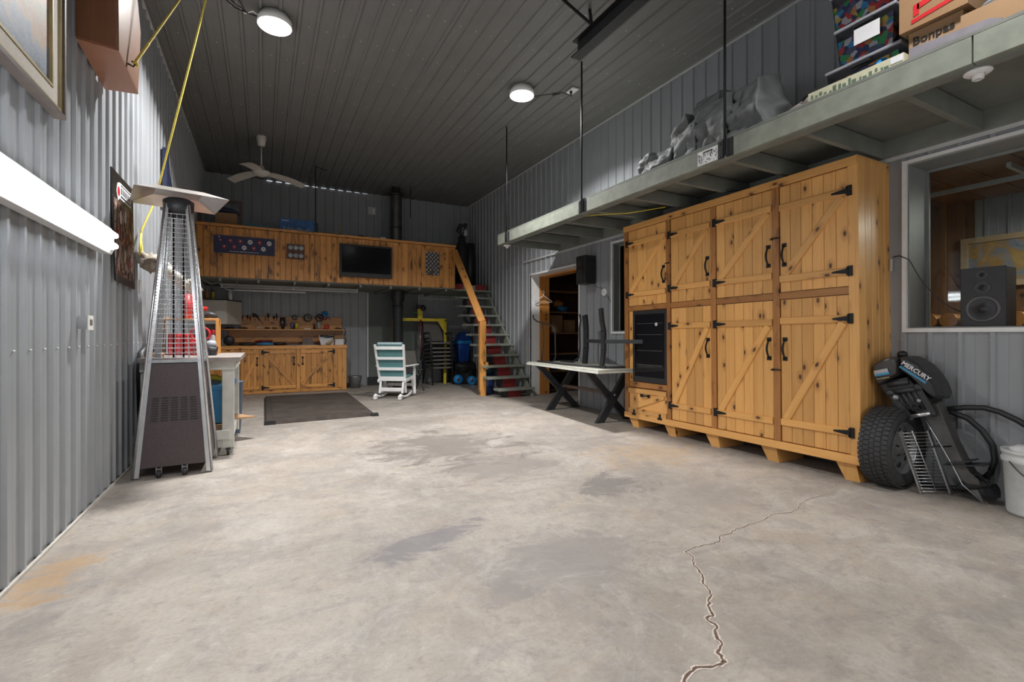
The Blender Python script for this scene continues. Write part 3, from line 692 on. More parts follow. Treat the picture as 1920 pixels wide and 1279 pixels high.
sack('tarpaulin_bag', [(3.68, 2.95, 3.34), (3.98, 2.95, 3.34), (3.98, 3.2, 3.3), (3.68, 3.2, 3.3)], [(3.72, 2.95, 3.48), (3.95, 2.95, 3.50), (3.95, 3.22, 3.46), (3.72, 3.22, 3.44)], 'small grey bundle on top of the tarpaulin heap')
sack('tarpaulin_bag', rect(3.55, 2.42, 4.2, 2.80, ZM), [(3.66, 2.56, 3.40), (4.0, 2.56, 3.48), (4.0, 2.70, 3.46), (3.68, 2.78, 3.34)], 'large dark grey bag with pinched top right of the hanging rod', M_canvas)
sack('padded_sleeve', rect(3.52, 2.06, 3.9, 2.44, ZM), [(3.55, 2.06, 2.955), (3.85, 2.06, 2.97), (3.8, 2.42, 2.90), (3.58, 2.42, 2.89)], 'flat brownish padded sleeve lying near the mezzanine edge', plain('taupe_fabric', (.26, .22, .20), .8))
single('white_board', MB().hexa([(3.62, 4.1, ZM), (3.95, 4.1, ZM), (3.95, 4.72, ZM), (3.62, 4.72, ZM)], [(3.62, 4.15, ZM+.035), (3.95, 4.15, ZM+.035), (3.95, 4.72, ZM+.02), (3.62, 4.72, ZM+.02)]), M_white, 'thin white board lying on the far mezzanine deck', 'board')
single('wood_offcut', MB().box(3.75, 5.08, ZM, 3.95, 5.2, ZM+.06), M_tan, 'small tan wood offcut on the far mezzanine deck', 'offcut')
# printed plank, grey board
pl = thing('printed_panel', 'long cream panel with green landscape prints on the mezzanine edge', 'panel', (3.52, 1.75, ZM))
obj('panel_board', MB().box(3.50, 1.46, ZM, 3.56, 2.04, ZM+.075), plain('cream_print', (.52, .50, .36), .6), pl)
random.seed(8); M_dgp = plain('dark_green_print', (.10, .16, .11), .6)
for i in range(16):
    yy = 1.54+i*.031; obj('printed_picture', MB().box(3.498, yy, ZM+.008+random.random()*.02, 3.50, yy+random.uniform(.01, .026), ZM+random.uniform(.03, .06)), M_dgp, pl)
obj('printed_label', MB().box(3.497, 1.465, ZM+.03, 3.4995, 1.53, ZM+.068), M_paper, pl)
gb = MB(); gb.prism([(1.44, ZM), (1.44, ZM+.09), (1.08, ZM+.065), (1.03, ZM+.04), (1.02, ZM)], 'x', 3.52, 3.56)
single('grey_foam_board', gb, plain('lavender_grey_foam', (.21, .195, .22), .8), 'long grey foam board with rounded end along the mezzanine edge', 'board')
st = MB(); st.tube([(3.56, 2.12, 2.95), (3.56, 2.05, 2.99), (3.6, 1.9, 2.985), (3.62, 1.8, 2.975)], .008, 6)
single('black_strap', st, M_black, 'thin black strap draped behind the printed panel', 'strap')
def bin_(x0, y0, z0, x1, y1, z1, label, fill, g):
    t = thing('storage_bin', label, 'storage bin', ((x0+x1)/2, (y0+y1)/2, z0), group=g)
    q = .03
    mb = MB(); q = .02; b = [(x0+q, y0+q, z0), (x1-q, y0+q, z0), (x1-q, y1-q, z0), (x0+q, y1-q, z0)]; tp = [(x0, y0, z1-.02), (x1, y0, z1-.02), (x1, y1, z1-.02), (x0, y1, z1-.02)]
    mb.hexa(b, tp); obj('tub', mb, M_clear, t)
    obj('lid', MB().box(x0-.012, y0-.012, z1-.022, x1+.012, y1+.012, z1), plain('frosted_lid', (.30, .30, .34), .4), t, bevel=.006)
    obj('handle_lip', MB().box(x0-.02, (y0+y1)/2-.06, z1-.05, x0+.002, (y0+y1)/2+.06, z1-.03), M_black, t)
    for i, (c, r, m) in enumerate(fill): obj('contents', MB().sph(c, r, 14, 10, .35, i+2), m, t)
    obj('contents', MB().hexa([(x0+.024, y0+.024, z0+.006), (x1-.024, y0+.024, z0+.006), (x1-.024, y1-.024, z0+.006), (x0+.024, y1-.024, z0+.006)], [(x0+.008, y0+.01, z1-.05), (x1-.02, y0+.01, z1-.10), (x1-.02, y1-.01, z1-.05), (x0+.008, y1-.01, z1-.09)]), M_toys, t)
    return t
bin_(3.74, 1.58, ZM, 4.12, 2.04, 3.16, 'clear plastic bin of toys standing directly on the mezzanine deck', [((3.79, 1.70, 3.04), (.052, .09, .07), M_blueL), ((3.79, 1.68, 2.95), (.05, .08, .05), M_green), ((3.785, 1.95, 2.98), (.05, .05, .05), M_tan)], 'clear bins of toys')
b2 = bin_(3.76, 1.62, 3.165, 4.12, 1.99, 3.45, 'clear plastic bin of craft bits with white paper, middle of its stack', [], 'clear bins of toys')
obj('paper_sheet', MB().box(3.742, 1.70, 3.27, 3.746, 1.86, 3.38), M_paper, b2)
bin_(3.76, 1.64, 3.455, 4.12, 2.02, 3.72, 'clear plastic bin with grey lid, topmost of its stack on the mezzanine', [], 'clear bins of toys')
def cbox(x0, y0, z0, x1, y1, z1, label, mat=M_card, name='cardboard_box', cat='box'):
    t = thing(name, label, cat, ((x0+x1)/2, (y0+y1)/2, z0))
    obj('box_body', MB().box(x0, y0, z0, x1, y1, z1-.004), mat, t)
    obj('flap', MB().box(x0-.002, y0-.002, z1-.004, (x0+x1)/2-.002, y1+.002, z1), mat, t); obj('flap', MB().box((x0+x1)/2+.002, y0-.002, z1-.004, x1+.002, y1+.002, z1), mat, t)
    return t
b = cbox(3.66, 1.235, ZM, 4.05, 1.50, 3.125, 'cardboard wine box with black gothic lettering on the mezzanine', M_card2)
text('printed_lettering', 'Bonpas', .072, M_black, b, frame((3.657, 1.375, 3.06), (0, -1, 0), (0, 0, 1)), .0006)
b = cbox(3.62, 1.20, 3.13, 4.05, 1.535, 3.42, 'large cardboard box with red print on top of the wine box', M_card)
mb = MB(); x = 3.617
mb.prism([(1.47, 3.16), (1.47, 3.185), (1.25, 3.215), (1.25, 3.19)], 'x', x, x+.002); mb.prism([(1.46, 3.20), (1.46, 3.27), (1.43, 3.275), (1.43, 3.205)], 'x', x, x+.002); mb.prism([(1.44, 3.235), (1.44, 3.27), (1.22, 3.33), (1.26, 3.28)], 'x', x, x+.002)
obj('red_print', mb, M_red, b)
t = thing('cardboard_tray', 'open low cardboard tray at the near end of the mezzanine', 'box', (3.8, 1.08, ZM))
mb = MB(); mb.box(3.6, .965, ZM, 3.606, 1.225, 3.06); mb.box(4.0, .965, ZM, 4.006, 1.225, 3.06); mb.box(3.606, .965, ZM, 4.0, .971, 3.06); mb.box(3.606, 1.219, ZM, 4.0, 1.225, 3.06); mb.box(3.606, .971, ZM, 4.0, 1.219, ZM+.006)
obj('tray_body', mb, M_card2, t)
cbox(3.63, .62, ZM, 4.0, .95, 3.10, 'brown cardboard box at the right edge of the mezzanine', M_card)
single('grey_tub', MB().lathe([(0, 0), (.07, 0), (.085, .24), (.09, .25), (.08, .25), (.065, .01)], (3.78, 1.10, ZM+.007), n=18), plain('blue_grey_plastic', (.22, .27, .31), .4), 'blue grey tub standing in the cardboard tray', 'tub')
single('folded_paper', MB().box(3.62, .98, 3.065, 3.95, 1.04, 3.11), M_paper, 'folded white paper lying on the cardboard tray', 'paper')
# ring on top of cabinet and hose under the mezzanine
mb = MB(); mb.tube([(4.5+.2*math.cos(a*PI/16), 3.5+.32*math.sin(a*PI/16), 2.67+.02) for a in range(32)], .014, 8, True)
mb.tube([(4.5+.2*math.cos(a*PI/16), 3.5+.32*math.sin(a*PI/16), 2.72) for a in range(32)], .010, 8, True)
single('hoop', mb, M_dark, 'dark round hoop lying on top of the pine cabinet', 'hoop')
single('yellow_strap', MB().tube([(3.55, 4.9, 2.70), (3.7, 4.75, 2.705), (3.95, 4.45, 2.69), (4.2, 4.1, 2.71)], .006, 6), M_yel, 'thin yellow strap slung beneath the mezzanine joists', 'strap')

# ------------------------------------------------------------------ right wall items
sp = thing('wall_speaker', 'black speaker mounted high beside the orange-framed doorway', 'speaker', (4.62, 6.2, 2.02))
obj('speaker_box', MB().box(4.50, 6.09, 2.02, 4.71, 6.33, 2.47), M_black, sp, bevel=.006)
for z, r in ((2.33, .05), (2.16, .085)): obj('speaker_cone', MB().lathe([(r, .004), (r*.85, -.004), (r*.3, .012), (0, .006)], (4.498, 6.21, z), (-1, 0, 0), 20), M_dark, sp)
obj('wall_bracket', MB().box(4.70, 6.17, 2.2, 4.745, 6.25, 2.3), M_dark, sp)
ds = thing('round_sensor', 'small white round sensor on the wall right of the doorway', 'sensor', (4.72, 5.885, 1.81))
obj('sensor_disc', MB().lathe([(0, .02), (.05, .02), (.06, .012), (.062, 0)], (4.725, 5.885, 1.87), (-1, 0, 0), 24), M_white, ds)
obj('sensor_button', MB().lathe([(0, .026), (.015, .026), (.018, .02)], (4.725, 5.885, 1.87), (-1, 0, 0), 12), M_trim, ds)
single('speaker_wire', MB().tube([(4.70, 6.15, 2.03), (4.72, 6.08, 1.97), (4.725, 5.98, 1.95), (4.725, 5.93, 1.93), (4.728, 5.84, 1.84), (4.728, 5.74, 1.70), (4.728, 5.70, 1.60)], .004, 6), M_dark, 'thin dark wire from the wall speaker past the round sensor', 'cable')
h = thing('coat_hanger', 'pale plastic coat hanger hung on the door jamb of the orange-framed doorway', 'hanger', (4.98, 8.12, 1.85))
mb = MB(); Y = 8.12
mb.tube([(4.98, Y, 1.99), (5.12, Y, 1.91), (5.18, Y, 1.885), (5.17, Y, 1.86), (4.79, Y, 1.86), (4.78, Y, 1.885), (4.84, Y, 1.91)], .008, 6, True)
mb.tube([(4.98, Y, 1.985), (4.98, Y, 2.03), (5.0, Y, 2.06), (4.98, Y, 2.085), (4.955, Y, 2.07)], .006, 6); obj('hanger_wire', mb, M_white, h)
obj('hanger_hook', MB().cyl((4.98, Y, 2.085), (4.98, 8.168, 2.085), .006, n=6), M_white, h)
bb = thing('breaker_box', 'narrow black unit on the wall at the cabinet left side', 'control box', (4.72, 5.1, 1.3))
obj('unit_body', MB().box(4.66, 4.97, 1.32, 4.745, 5.2, 1.92), M_black, bb)
obj('unit_knob', MB().sph((4.655, 5.12, 1.75), .02, 8, 6), M_trim, bb)
single('switch_plate', MB().box(4.72, 4.975, 1.97, 4.735, 5.01, 2.2), M_tan, 'cream switch plate just left of the pine cabinet', 'switch')

# table with X trestles
tb = thing('trestle_table', 'white-topped picnic style table on dark crossed legs', 'table', (4.2, 5.7, 0))
ZT = .735
obj('tabletop', MB().prism([(3.84, 6.78), (3.69, 4.72), (4.60, 4.72), (4.66, 6.78)], 'z', ZT, ZT+.022), plain('scuffed_white_laminate', (.46, .46, .40), .5, 0, .15, 6), tb)
obj('top_edging', MB().prism([(3.83, 6.79), (3.68, 4.71), (4.61, 4.71), (4.67, 6.79)], 'z', ZT-.022, ZT-.001), M_wt, tb)
for yy in (6.38, 5.12):
    mb1 = MB().prism([(3.98, 0), (4.11, 0), (4.63, ZT-.025), (4.50, ZT-.025)], 'y', yy, yy+.055)
    mb2 = MB().prism([(4.67, 0), (4.54, 0), (3.82, ZT-.025), (3.95, ZT-.025)], 'y', yy+.06, yy+.115)
    obj('trestle_leg', mb1, M_dark, tb); obj('trestle_leg', mb2, M_dark, tb)
    obj('leg_bolt', MB().cyl((4.29, yy-.01, .37), (4.29, yy+.11, .37), .014, n=8), M_chrome, tb)
board('stretcher', plain('brown_stretcher', (.10, .065, .05), .6), tb, (4.31, 6.4, .36), (4.31, 5.14, .36), .06, .04, (0, 0, 1))
ZP = ZT+.023
# upturned metal chairs on the table
uc = thing('upturned_chair_frame', 'thin dark tube chair frame standing upside down on the table', 'chair frame', (4.1, 6.3, ZP))
r = .011
obj('tube_leg', MB().tube([(4.0, 6.86, 1.53), (4.0, 6.84, 1.47), (4.0, 6.72, 1.42), (4.0, 6.42, 1.37), (4.0, 6.24, 1.33), (4.0, 6.18, 1.25), (4.0, 6.17, .86), (4.0, 6.20, .80), (4.0, 6.34, ZP+.012), (4.0, 6.70, ZP+.012)], r, 8), M_dark, uc)
obj('tube_brace', MB().tube([(4.0, 6.56, 1.385), (4.0, 6.52, 1.2), (4.0, 6.53, 1.0), (4.0, 6.58, .85), (4.0, 6.58, ZP+.012)], r*.8, 8), M_dark, uc)
obj('tube_leg', MB().tube([(4.35, 6.55, ZP+.012), (4.35, 6.2, ZP+.012), (4.35, 6.05, .84), (4.35, 6.02, 1.0), (4.35, 6.03, 1.30), (4.35, 6.0, 1.42), (4.35, 6.02, 1.52)], r*1.4, 8), M_dark, uc)
ub = thing('upturned_bench_frame', 'heavy black flat-legged bench frame upside down on the table', 'bench frame', (4.1, 5.3, ZP))
def flat(pts, w, t, par, name):
    mb = MB()
    for i in range(len(pts)-1):
        a, b = Vector(pts[i]), Vector(pts[i+1]); d = (b-a).normalized()*.004; mb.bar(a-d, b+d, w, t, (1, 0, 0))
    return obj(name, mb, M_dark, par)
flat([(3.98, 5.02, ZP), (3.98, 4.97, 1.0), (3.98, 4.97, 1.25), (3.98, 5.01, 1.38), (3.98, 5.03, 1.55)], .065, .035, ub, 'frame_leg')
flat([(4.38, 5.93, ZP), (4.38, 5.90, 1.0), (4.38, 5.90, 1.3), (4.38, 5.93, 1.5)], .10, .035, ub, 'frame_leg')
flat([(4.02, 4.97, 1.11), (4.38, 5.90, 1.11)], .05, .04, ub, 'cross_bar')
flat([(3.98, 4.97, 1.11), (4.3, 4.50, 1.115)], .05, .04, ub, 'cross_bar')
obj('floor_rail', MB().tube([(3.98, 4.96, ZP+.014), (3.86, 5.7, ZP+.014), (3.93, 6.6, ZP+.014)], .012, 8).tube([(3.98, 4.96, ZP+.014), (4.3, 4.85, ZP+.014)], .014, 8).sph((3.98, 4.96, ZP+.016), .025, 8, 6), M_dark, ub)

# ------------------------------------------------------------------ window sill speaker
sp = thing('bookshelf_speaker', 'black three-way speaker standing on the big window sill', 'speaker', (4.9, 1.5, 1.265))
obj('speaker_box', MB().box(4.80, 1.378, 1.265, 4.99, 1.636, 1.71), M_black, sp, bevel=.004)
for z, r in ((1.652, .028), (1.556, .038), (1.395, .09)):
    obj('cone_ring', MB().lathe([(r*1.12, 0), (r*1.08, .008), (r*.92, .008), (r*.88, 0)], (4.799, 1.507, z), (-1, 0, 0), 28), plain('grey_ring', (.09, .09, .095), .35), sp)
    obj('speaker_cone', MB().lathe([(r*.88, .003), (r*.3, .0012), (r*.28, .006), (0, .012)], (4.799, 1.507, z), (-1, 0, 0), 28), M_dark, sp)
single('speaker_cable', MB().tube([(4.735, 2.05, 1.86), (4.715, 2.0, 1.865), (4.715, 1.93, 1.82), (4.72, 1.86, 1.66), (4.75, 1.78, 1.52), (4.80, 1.70, 1.42), (4.86, 1.65, 1.38)], .004, 6), M_black, 'thin black cable from the cabinet across the window frame to the speaker', 'cable')
single('wall_socket', MB().box(4.70, 2.045, 1.74, 4.715, 2.057, 1.84), M_trim, 'small wall socket squeezed beside the pine cabinet right edge', 'socket')

# ------------------------------------------------------------------ wheel leaning against cabinet
wc = Vector((4.425, 1.925, .315))
wh = thing('car_wheel', 'spare car wheel with chunky tyre leaning on the pine cabinet', 'wheel', tuple(wc-Vector((0, 0, .315))))
R = .31; tw = .105
prof = [(.20, -.085), (.215, -.098), (.25, -.107), (.285, -.098), (.302, -.075), (.308, -.035), (.309, 0), (.308, .035), (.302, .075), (.285, .098), (.25, .107), (.215, .098), (.20, .085)]
obj('tyre', MB().lathe(prof, wc, (0, -1, 0), 56), M_tyre, wh)
mb = MB()
for k in range(52):
    a = 2*PI*k/52; da = 2*PI/52*.38
    for j, (w0, w1) in enumerate(((-.098, -.062), (-.056, -.02), (-.014, .014), (.02, .056), (.062, .098))):
        aa = a+(j % 2)*PI/52
        vs = []
        for rr in (.300, .315 if abs(w0+w1) < .13 else .308):
            for ang, ww in ((aa-da, w0), (aa+da, w0), (aa+da, w1), (aa-da, w1)):
                vs.append((wc.x+rr*math.cos(ang), wc.y-ww, wc.z+rr*math.sin(ang)))
        mb.add(vs, [(0,3,2,1),(4,5,6,7),(0,1,5,4),(1,2,6,5),(2,3,7,6),(3,0,4,7)])
o = obj('tread_blocks', mb, M_tyre, wh); o['kind'] = 'stuff'
obj('wheel_rim', MB().lathe([(.205, .095), (.21, .085), (.195, .07), (.185, .03), (.18, -.08), (.205, -.095)], wc, (0, -1, 0), 40), M_rim, wh)
mb = MB(); mb.lathe([(.185, .035), (.14, .045), (.10, .055), (.075, .05), (.055, .07), (.0, .072)], wc, (0, -1, 0), 40); obj('wheel_disc', mb, M_rim, wh)
mb = MB()
for k in range(8):
    a = 2*PI*k/8; c = (wc.x+.135*math.cos(a), wc.y-.049, wc.z+.135*math.sin(a)); mb.lathe([(0, .003), (.022, .002), (.024, -.004)], c, (0, -1, 0), 12)
for k in range(5):
    a = 2*PI*k/5+.3; c = (wc.x+.062*math.cos(a), wc.y-.06, wc.z+.062*math.sin(a)); mb.lathe([(0, .012), (.009, .012), (.01, -.004)], c, (0, -1, 0), 8)
obj('vent_hole', mb, M_black, wh)
# chrome wire grid leaning
gA, gB = Vector((4.51, 1.785, .008)), Vector((4.83, 1.735, .008)); gC, gD = Vector((4.43, 1.80, .47)), Vector((4.72, 1.79, .47))
gC = Vector((4.234, 1.79, .475)); gD = Vector((4.467, 1.71, .475))
gA = Vector((4.39, 1.72, .010)); gB = Vector((4.567, 1.61, .010))
gr = thing('wire_rack', 'chrome wire rack with side rails leaning against the spare wheel', 'rack', tuple(gA))
for a, b in ((gA, gC), (gB, gD)): obj('side_rail', MB().bar(a, b, .03, .012, (0, -1, 0)), M_chrome, gr)
for k in range(19):
    f = (k+.4)/19; obj('rack_wire', MB().cyl(gA.lerp(gC, f), gB.lerp(gD, f), .0032, n=6), M_chrome, gr)
obj('rack_wire', MB().cyl(gA.lerp(gB, .52), gC.lerp(gD, .42), .0035, n=6), M_chrome, gr)

# ------------------------------------------------------------------ outboard motor (leaning, skeg on the floor)
om = thing('outboard_motor', 'black outboard boat motor propped against the cabinet and wall', 'outboard motor', (4.5, 1.42, 0))
def yz(mb, poly, x0, x1): return mb.prism(poly, 'x', x0, x1)
def loft_yz(mb, rings):
    """rings of (poly in yz, x)"""
    k = len(mb.v); n = len(rings[0][0])
    for poly, x in rings:
        for p in poly: mb.v.append((x, p[0], p[1]))
    for j in range(len(rings)-1):
        for i in range(n):
            i2 = (i+1) % n; mb.f.append((k+j*n+i, k+j*n+i2, k+(j+1)*n+i2, k+(j+1)*n+i)); mb.s.append(False)
    mb.f.append(tuple(k+i for i in reversed(range(n)))); mb.s.append(False)
    e = k+(len(rings)-1)*n; mb.f.append(tuple(e+i for i in range(n))); mb.s.append(False); return mb
def shrink(poly, f):
    cy = sum(p[0] for p in poly)/len(poly); cz = sum(p[1] for p in poly)/len(poly); return [(cy+(p[0]-cy)*f, cz+(p[1]-cz)*f) for p in poly]
M_cowl = plain('satin_black_cowl', (.03, .03, .032), .35, .1, .25, 6)
M_cowlg = plain('graphite_cowl', (.06, .055, .055), .35, .2, .25, 6)
A = [(2.035, .955), (1.97, 1.005), (1.905, 1.03), (1.862, 1.02), (1.852, .96), (1.856, .885), (1.905, .85), (1.99, .785), (2.02, .83)]
obj('cowl_front', loft_yz(MB(), [(shrink(A, .86), 4.33), (shrink(A, .97), 4.37), (A, 4.44), (A, 4.56), (shrink(A, .9), 4.63)]), M_cowlg, om, bevel=.012)
B = [(1.858, 1.035), (1.80, 1.03), (1.73, .985), (1.675, .915), (1.63, .83), (1.605, .745), (1.612, .712), (1.66, .745), (1.72, .815), (1.785, .885), (1.85, .935)]
obj('cowl_rear', loft_yz(MB(), [(shrink(B, .84), 4.34), (shrink(B, .96), 4.38), (B, 4.46), (B, 4.56), (shrink(B, .86), 4.63)]), M_cowl, om, bevel=.012)
obj('cowl_seam', MB().tube([(4.37, 1.84, .925), (4.365, 1.78, .895), (4.365, 1.72, .845), (4.37, 1.66, .775), (4.38, 1.61, .735)], .006, 6), M_black, om)
obj('tiller_knob', MB().sph((4.47, 1.875, 1.045), (.04, .035, .028), 14, 10).cyl((4.47, 1.87, 1.0), (4.47, 1.875, 1.04), .022, n=12), M_black, om)
D = [(2.01, .80), (1.90, .85), (1.80, .88), (1.68, .74), (1.66, .66), (1.76, .64), (1.87, .68), (1.97, .73)]
obj('engine_block', loft_yz(MB(), [(shrink(D, .9), 4.37), (D, 4.42), (D, 4.60)]), M_black, om, bevel=.008)
obj('pivot_tube', MB().cyl((4.37, 1.93, .80), (4.37, 1.79, .84), .022, n=12).cyl((4.36, 1.90, .74), (4.36, 1.70, .80), .018, n=12), M_dark, om)
for i in range(5): obj('steering_rib', MB().cyl((4.36, 1.86-.035*i, .73+.012*i), (4.38, 1.80-.035*i, .60+.012*i), .012, n=8), M_dark, om)
for (p, q, s_) in (((4.34, 1.90, .74), (4.36, 1.775, .555), 'l'), ((4.36, 1.73, .80), (4.37, 1.64, .61), 'r')):
    obj('clamp_arm', MB().bar(p, q, .04, .02, (1, 0, 0)).sph(p, .03, 10, 8).sph(q, .02, 8, 6), M_dark, om)
obj('clamp_bar', MB().cyl((4.355, 1.775, .57), (4.365, 1.655, .615), .016, n=12), M_chrome, om)
obj('screw_knob', MB().sph((4.33, 1.86, .71), .024, 8, 6).sph((4.35, 1.72, .70), .016, 8, 6), M_galv, om)
E = [(1.75, .66), (1.63, .70), (1.535, .42), (1.49, .31), (1.44, .21), (1.39, .175), (1.385, .135), (1.45, .12), (1.485, .14), (1.545, .255), (1.615, .39), (1.70, .56)]
obj('drive_leg', loft_yz(MB(), [(shrink(E, .95), 4.40), (E, 4.42), (E, 4.50), (shrink(E, .95), 4.52)]), plain('graphite_leg', (.075, .072, .07), .4, .2, .3, 10), om, bevel=.006)
obj('leading_edge', MB().tube([(4.395, 1.70, .56), (4.395, 1.61, .39), (4.395, 1.54, .25), (4.41, 1.49, .12), (4.44, 1.385, .012)], .004, 6), M_chrome, om)
for (a, b, w) in (((1.665, .352), (1.545, .385), .12), ((1.64, .40), (1.56, .43), .10), ((1.575, .255), (1.44, .30), .15), ((1.585, .24), (1.37, .285), .17)):
    M_ = Matrix.Translation((4.46, (a[0]+b[0])/2, (a[1]+b[1])/2)) @ Matrix.Rotation(math.atan2(b[1]-a[1], b[0]-a[0]), 4, 'X')
    obj('splash_plate', MB().bm(M_, w, math.hypot(b[0]-a[0], b[1]-a[1]), .008), M_dark, om)
mb = MB(); mb.tube([(4.46, 1.54, .075), (4.46, 1.50, .10), (4.46, 1.44, .13), (4.46, 1.38, .155), (4.46, 1.36, .165)], [.01, .032, .04, .034, .02], 12); obj('gear_case', mb, M_dark, om)
obj('skeg', MB().prism([(1.50, .12), (1.43, .12), (1.385, .006), (1.395, .006)], 'x', 4.452, 4.468), plain('worn_skeg', (.2, .2, .2), .4, .5), om)
hub = Vector((4.46, 1.37, .16)); ax = Vector((0, -.90, .42)).normalized(); u = ax.orthogonal().normalized(); v = ax.cross(u)
for k in range(3):
    a = 2*PI*k/3+.7; e = u*math.cos(a)+v*math.sin(a); f_ = ax.cross(e); mb = MB(); vs = []
    for q in range(9):
        t_ = q/8; rr = .015+.095*t_; wdt = .05*math.sin(PI*min(1, .15+.8*t_))
        for s_ in (-1, 1): vs.append(hub+e*rr+f_*wdt*s_+ax*(.03*s_*(1-.4*t_)))
    mb.add(vs, [(2*i, 2*i+1, 2*i+3, 2*i+2) for i in range(8)]); 
    mb.v = [(x, y_, max(z_, .004)) for x, y_, z_ in mb.v]
    mb.add([tuple(Vector(p)+ax*.004) for p in mb.v], [(2*i, 2*i+2, 2*i+3, 2*i+1) for i in range(8)])
    obj('propeller_blade', mb, M_black, om)
# decals
def decal_frame(y0, z0, y1, z1, x): return frame((x, (y0+y1)/2, (z0+z1)/2), (0, y1-y0, z1-z0), (0, -(z1-z0)*-1 if 0 else (z1-z0), -(y1-y0)))
dy, dz = 1.62-1.80, .86-.985
fx = Vector((0, dy, dz)).normalized(); fy = Vector((0, -dz*-1, 0)); fy = Vector((0, dz, -dy)).normalized()
if fy.z < 0: fy = -fy
Mx = frame((4.336, 1.735, .925), fx, fy)
text('lettering', 'MERCURY', .047, M_paper, om, Mx, .0015)
st_ = MB(); st_.bm(Mx @ Matrix.Translation((0.0, -.034, -.001)), .20, .018, .003); obj('blue_stripe', st_, plain('blue_decal', (.05, .22, .38), .35), om)
M2 = frame((4.322, 1.955, .90), Vector((0, -1, .28)), Vector((0, .28, 1)))
obj('nameplate', MB().bm(M2, .10, .045, .004), plain('chrome_plate', (.55, .56, .58), .25, .7), om); obj('blue_stripe', MB().bm(M2 @ Matrix.Translation((.004, -.016, .001)), .10, .018, .005), plain('blue_decal_b', (.05, .28, .50), .35), om)
obj('cover_groove', MB().bm(M2 @ Matrix.Translation((0, -.048, 0)), .09, .008, .006), M_gilt, om)
om.location.x += .055; om.location.y += .022
# hoses
single('rubber_hose', MB().tube([(4.62, 1.66, .63), (4.66, 1.56, .655), (4.68, 1.46, .665), (4.69, 1.38, .645), (4.69, 1.29, .60), (4.69, 1.2, .535), (4.69, 1.1, .43)], .020, 10), M_black, 'thick black hose running from the motor along the wall, upper one', 'hose')
single('rubber_hose', MB().tube([(4.60, 1.63, .62), (4.64, 1.54, .58), (4.66, 1.465, .50), (4.67, 1.41, .40), (4.67, 1.40, .30), (4.66, 1.42, .20), (4.62, 1.52, .06), (4.6, 1.7, .03), (4.6, 1.8, .025)], .020, 10), M_black, 'thick black hose curving down to the floor behind the motor', 'hose')
# bucket
bk = thing('plastic_bucket', 'scuffed white plastic bucket full of white rags at the right edge', 'bucket', (4.52, 1.175, 0))
c = (4.52, 1.165, 0)
obj('bucket_shell', MB().lathe([(0, .003), (.125, .003), (.13, .02), (.146, .345), (.155, .35), (.157, .375), (.150, .38), (.150, .405), (.158, .41), (.158, .43), (.146, .43), (.142, .38), (.12, .03)], c, n=36), plain('scuffed_white_plastic', (.60, .61, .61), .5, 0, .08, 18), bk)
obj('white_rags', MB().sph((c[0], c[1], .41), (.135, .135, .05), 20, 10, .35, 4), plain('white_rag', (.72, .72, .72), .9), bk)
obj('bail_handle', MB().tube([(c[0]+.157*math.cos(t), c[1]+.157*math.sin(t), .36-.16*math.sin((t-2.6)/(PI)*PI)) for t in [2.6+PI*i/16 for i in range(17)]], .0035, 6), M_dark, bk)

# ------------------------------------------------------------------ left wall
pa = thing('framed_painting', 'large framed river landscape painting high on the left wall', 'painting', (XL+.03, 2.7, 2.5))
x0 = XL+.022; PY, PZ = 3.62, 2.44; y1, z1 = 1.6, 4.05
def ring(name, y_out, z_out, wid, xa, xb, mat):
    mb = MB(); mb.box(xa, y_out-wid, z_out, xb, y_out, z1-(z_out-PZ)); mb.box(xa, y1+(PY-y_out), z_out, xb, y_out-wid, z_out+wid)
    mb.box(xa, y1+(PY-y_out), z1-(z_out-PZ)-wid, xb, y_out-wid, z1-(z_out-PZ)); mb.box(xa, y1+(PY-y_out), z_out+wid, xb, y1+(PY-y_out)+wid, z1-(z_out-PZ)-wid)
    return obj(name, mb, mat, pa)
ring('outer_frame', PY, PZ, .022, x0, x0+.055, M_framed); ring('gilt_edge', PY-.022, PZ+.022, .02, x0, x0+.045, M_gilt)
ring('linen_liner', PY-.042, PZ+.042, .085, x0, x0+.034, M_frame); ring('inner_gilt', PY-.127, PZ+.127, .014, x0, x0+.038, M_gilt)
obj('canvas', MB().box(x0, y1+.14, PZ+.14, x0+.022, PY-.14, z1-.14), M_land, pa)
# wooden box
bx = thing('wooden_wall_box', 'long reddish wooden box fixed high on the left wall, rope hook at its end', 'wooden box', (-.97, 4.3, 3.05))
xa, xb = XL+.022, -.85
obj('box_face', MB().prism([(3.98, 3.09), (4.52, 3.05), (4.60, 3.55), (4.50, 3.75), (4.50, 4.3), (3.94, 4.3)], 'x', xb-.02, xb), M_boxw, bx)
obj('box_side', MB().prism([(xa, 3.11), (xb-.02, 3.09), (xb-.02, 4.3), (xa, 4.3)], 'y', 3.97, 3.99), M_boxd, bx)
obj('box_bottom', MB().hexa([(xa, 3.98, 3.10), (xb-.001, 3.98, 3.08), (xb-.001, 4.53, 3.04), (xa, 4.60, 3.06)], [(xa, 3.98, 3.12), (xb-.001, 3.98, 3.10), (xb-.001, 4.53, 3.06), (xa, 4.60, 3.08)]), M_boxd, bx)
obj('box_body', MB().box(xa, 4.0, 3.13, xb-.021, 4.50, 4.28), M_boxd, bx)
obj('hook', MB().tube([(xb-.0, 4.20, 3.11), (xb+.03, 4.21, 3.10), (xb+.04, 4.22, 3.125), (xb+.02, 4.215, 3.14)], .006, 6), M_blackm, bx)
pu = Vector((-.49, 5.05, 4.50))
def twist(p, q, n=30, r=.008, sag=.0):
    p, q = Vector(p), Vector(q); return [p.lerp(q, i/n)+Vector((0, 0, -sag*math.sin(PI*i/n))) for i in range(n+1)]
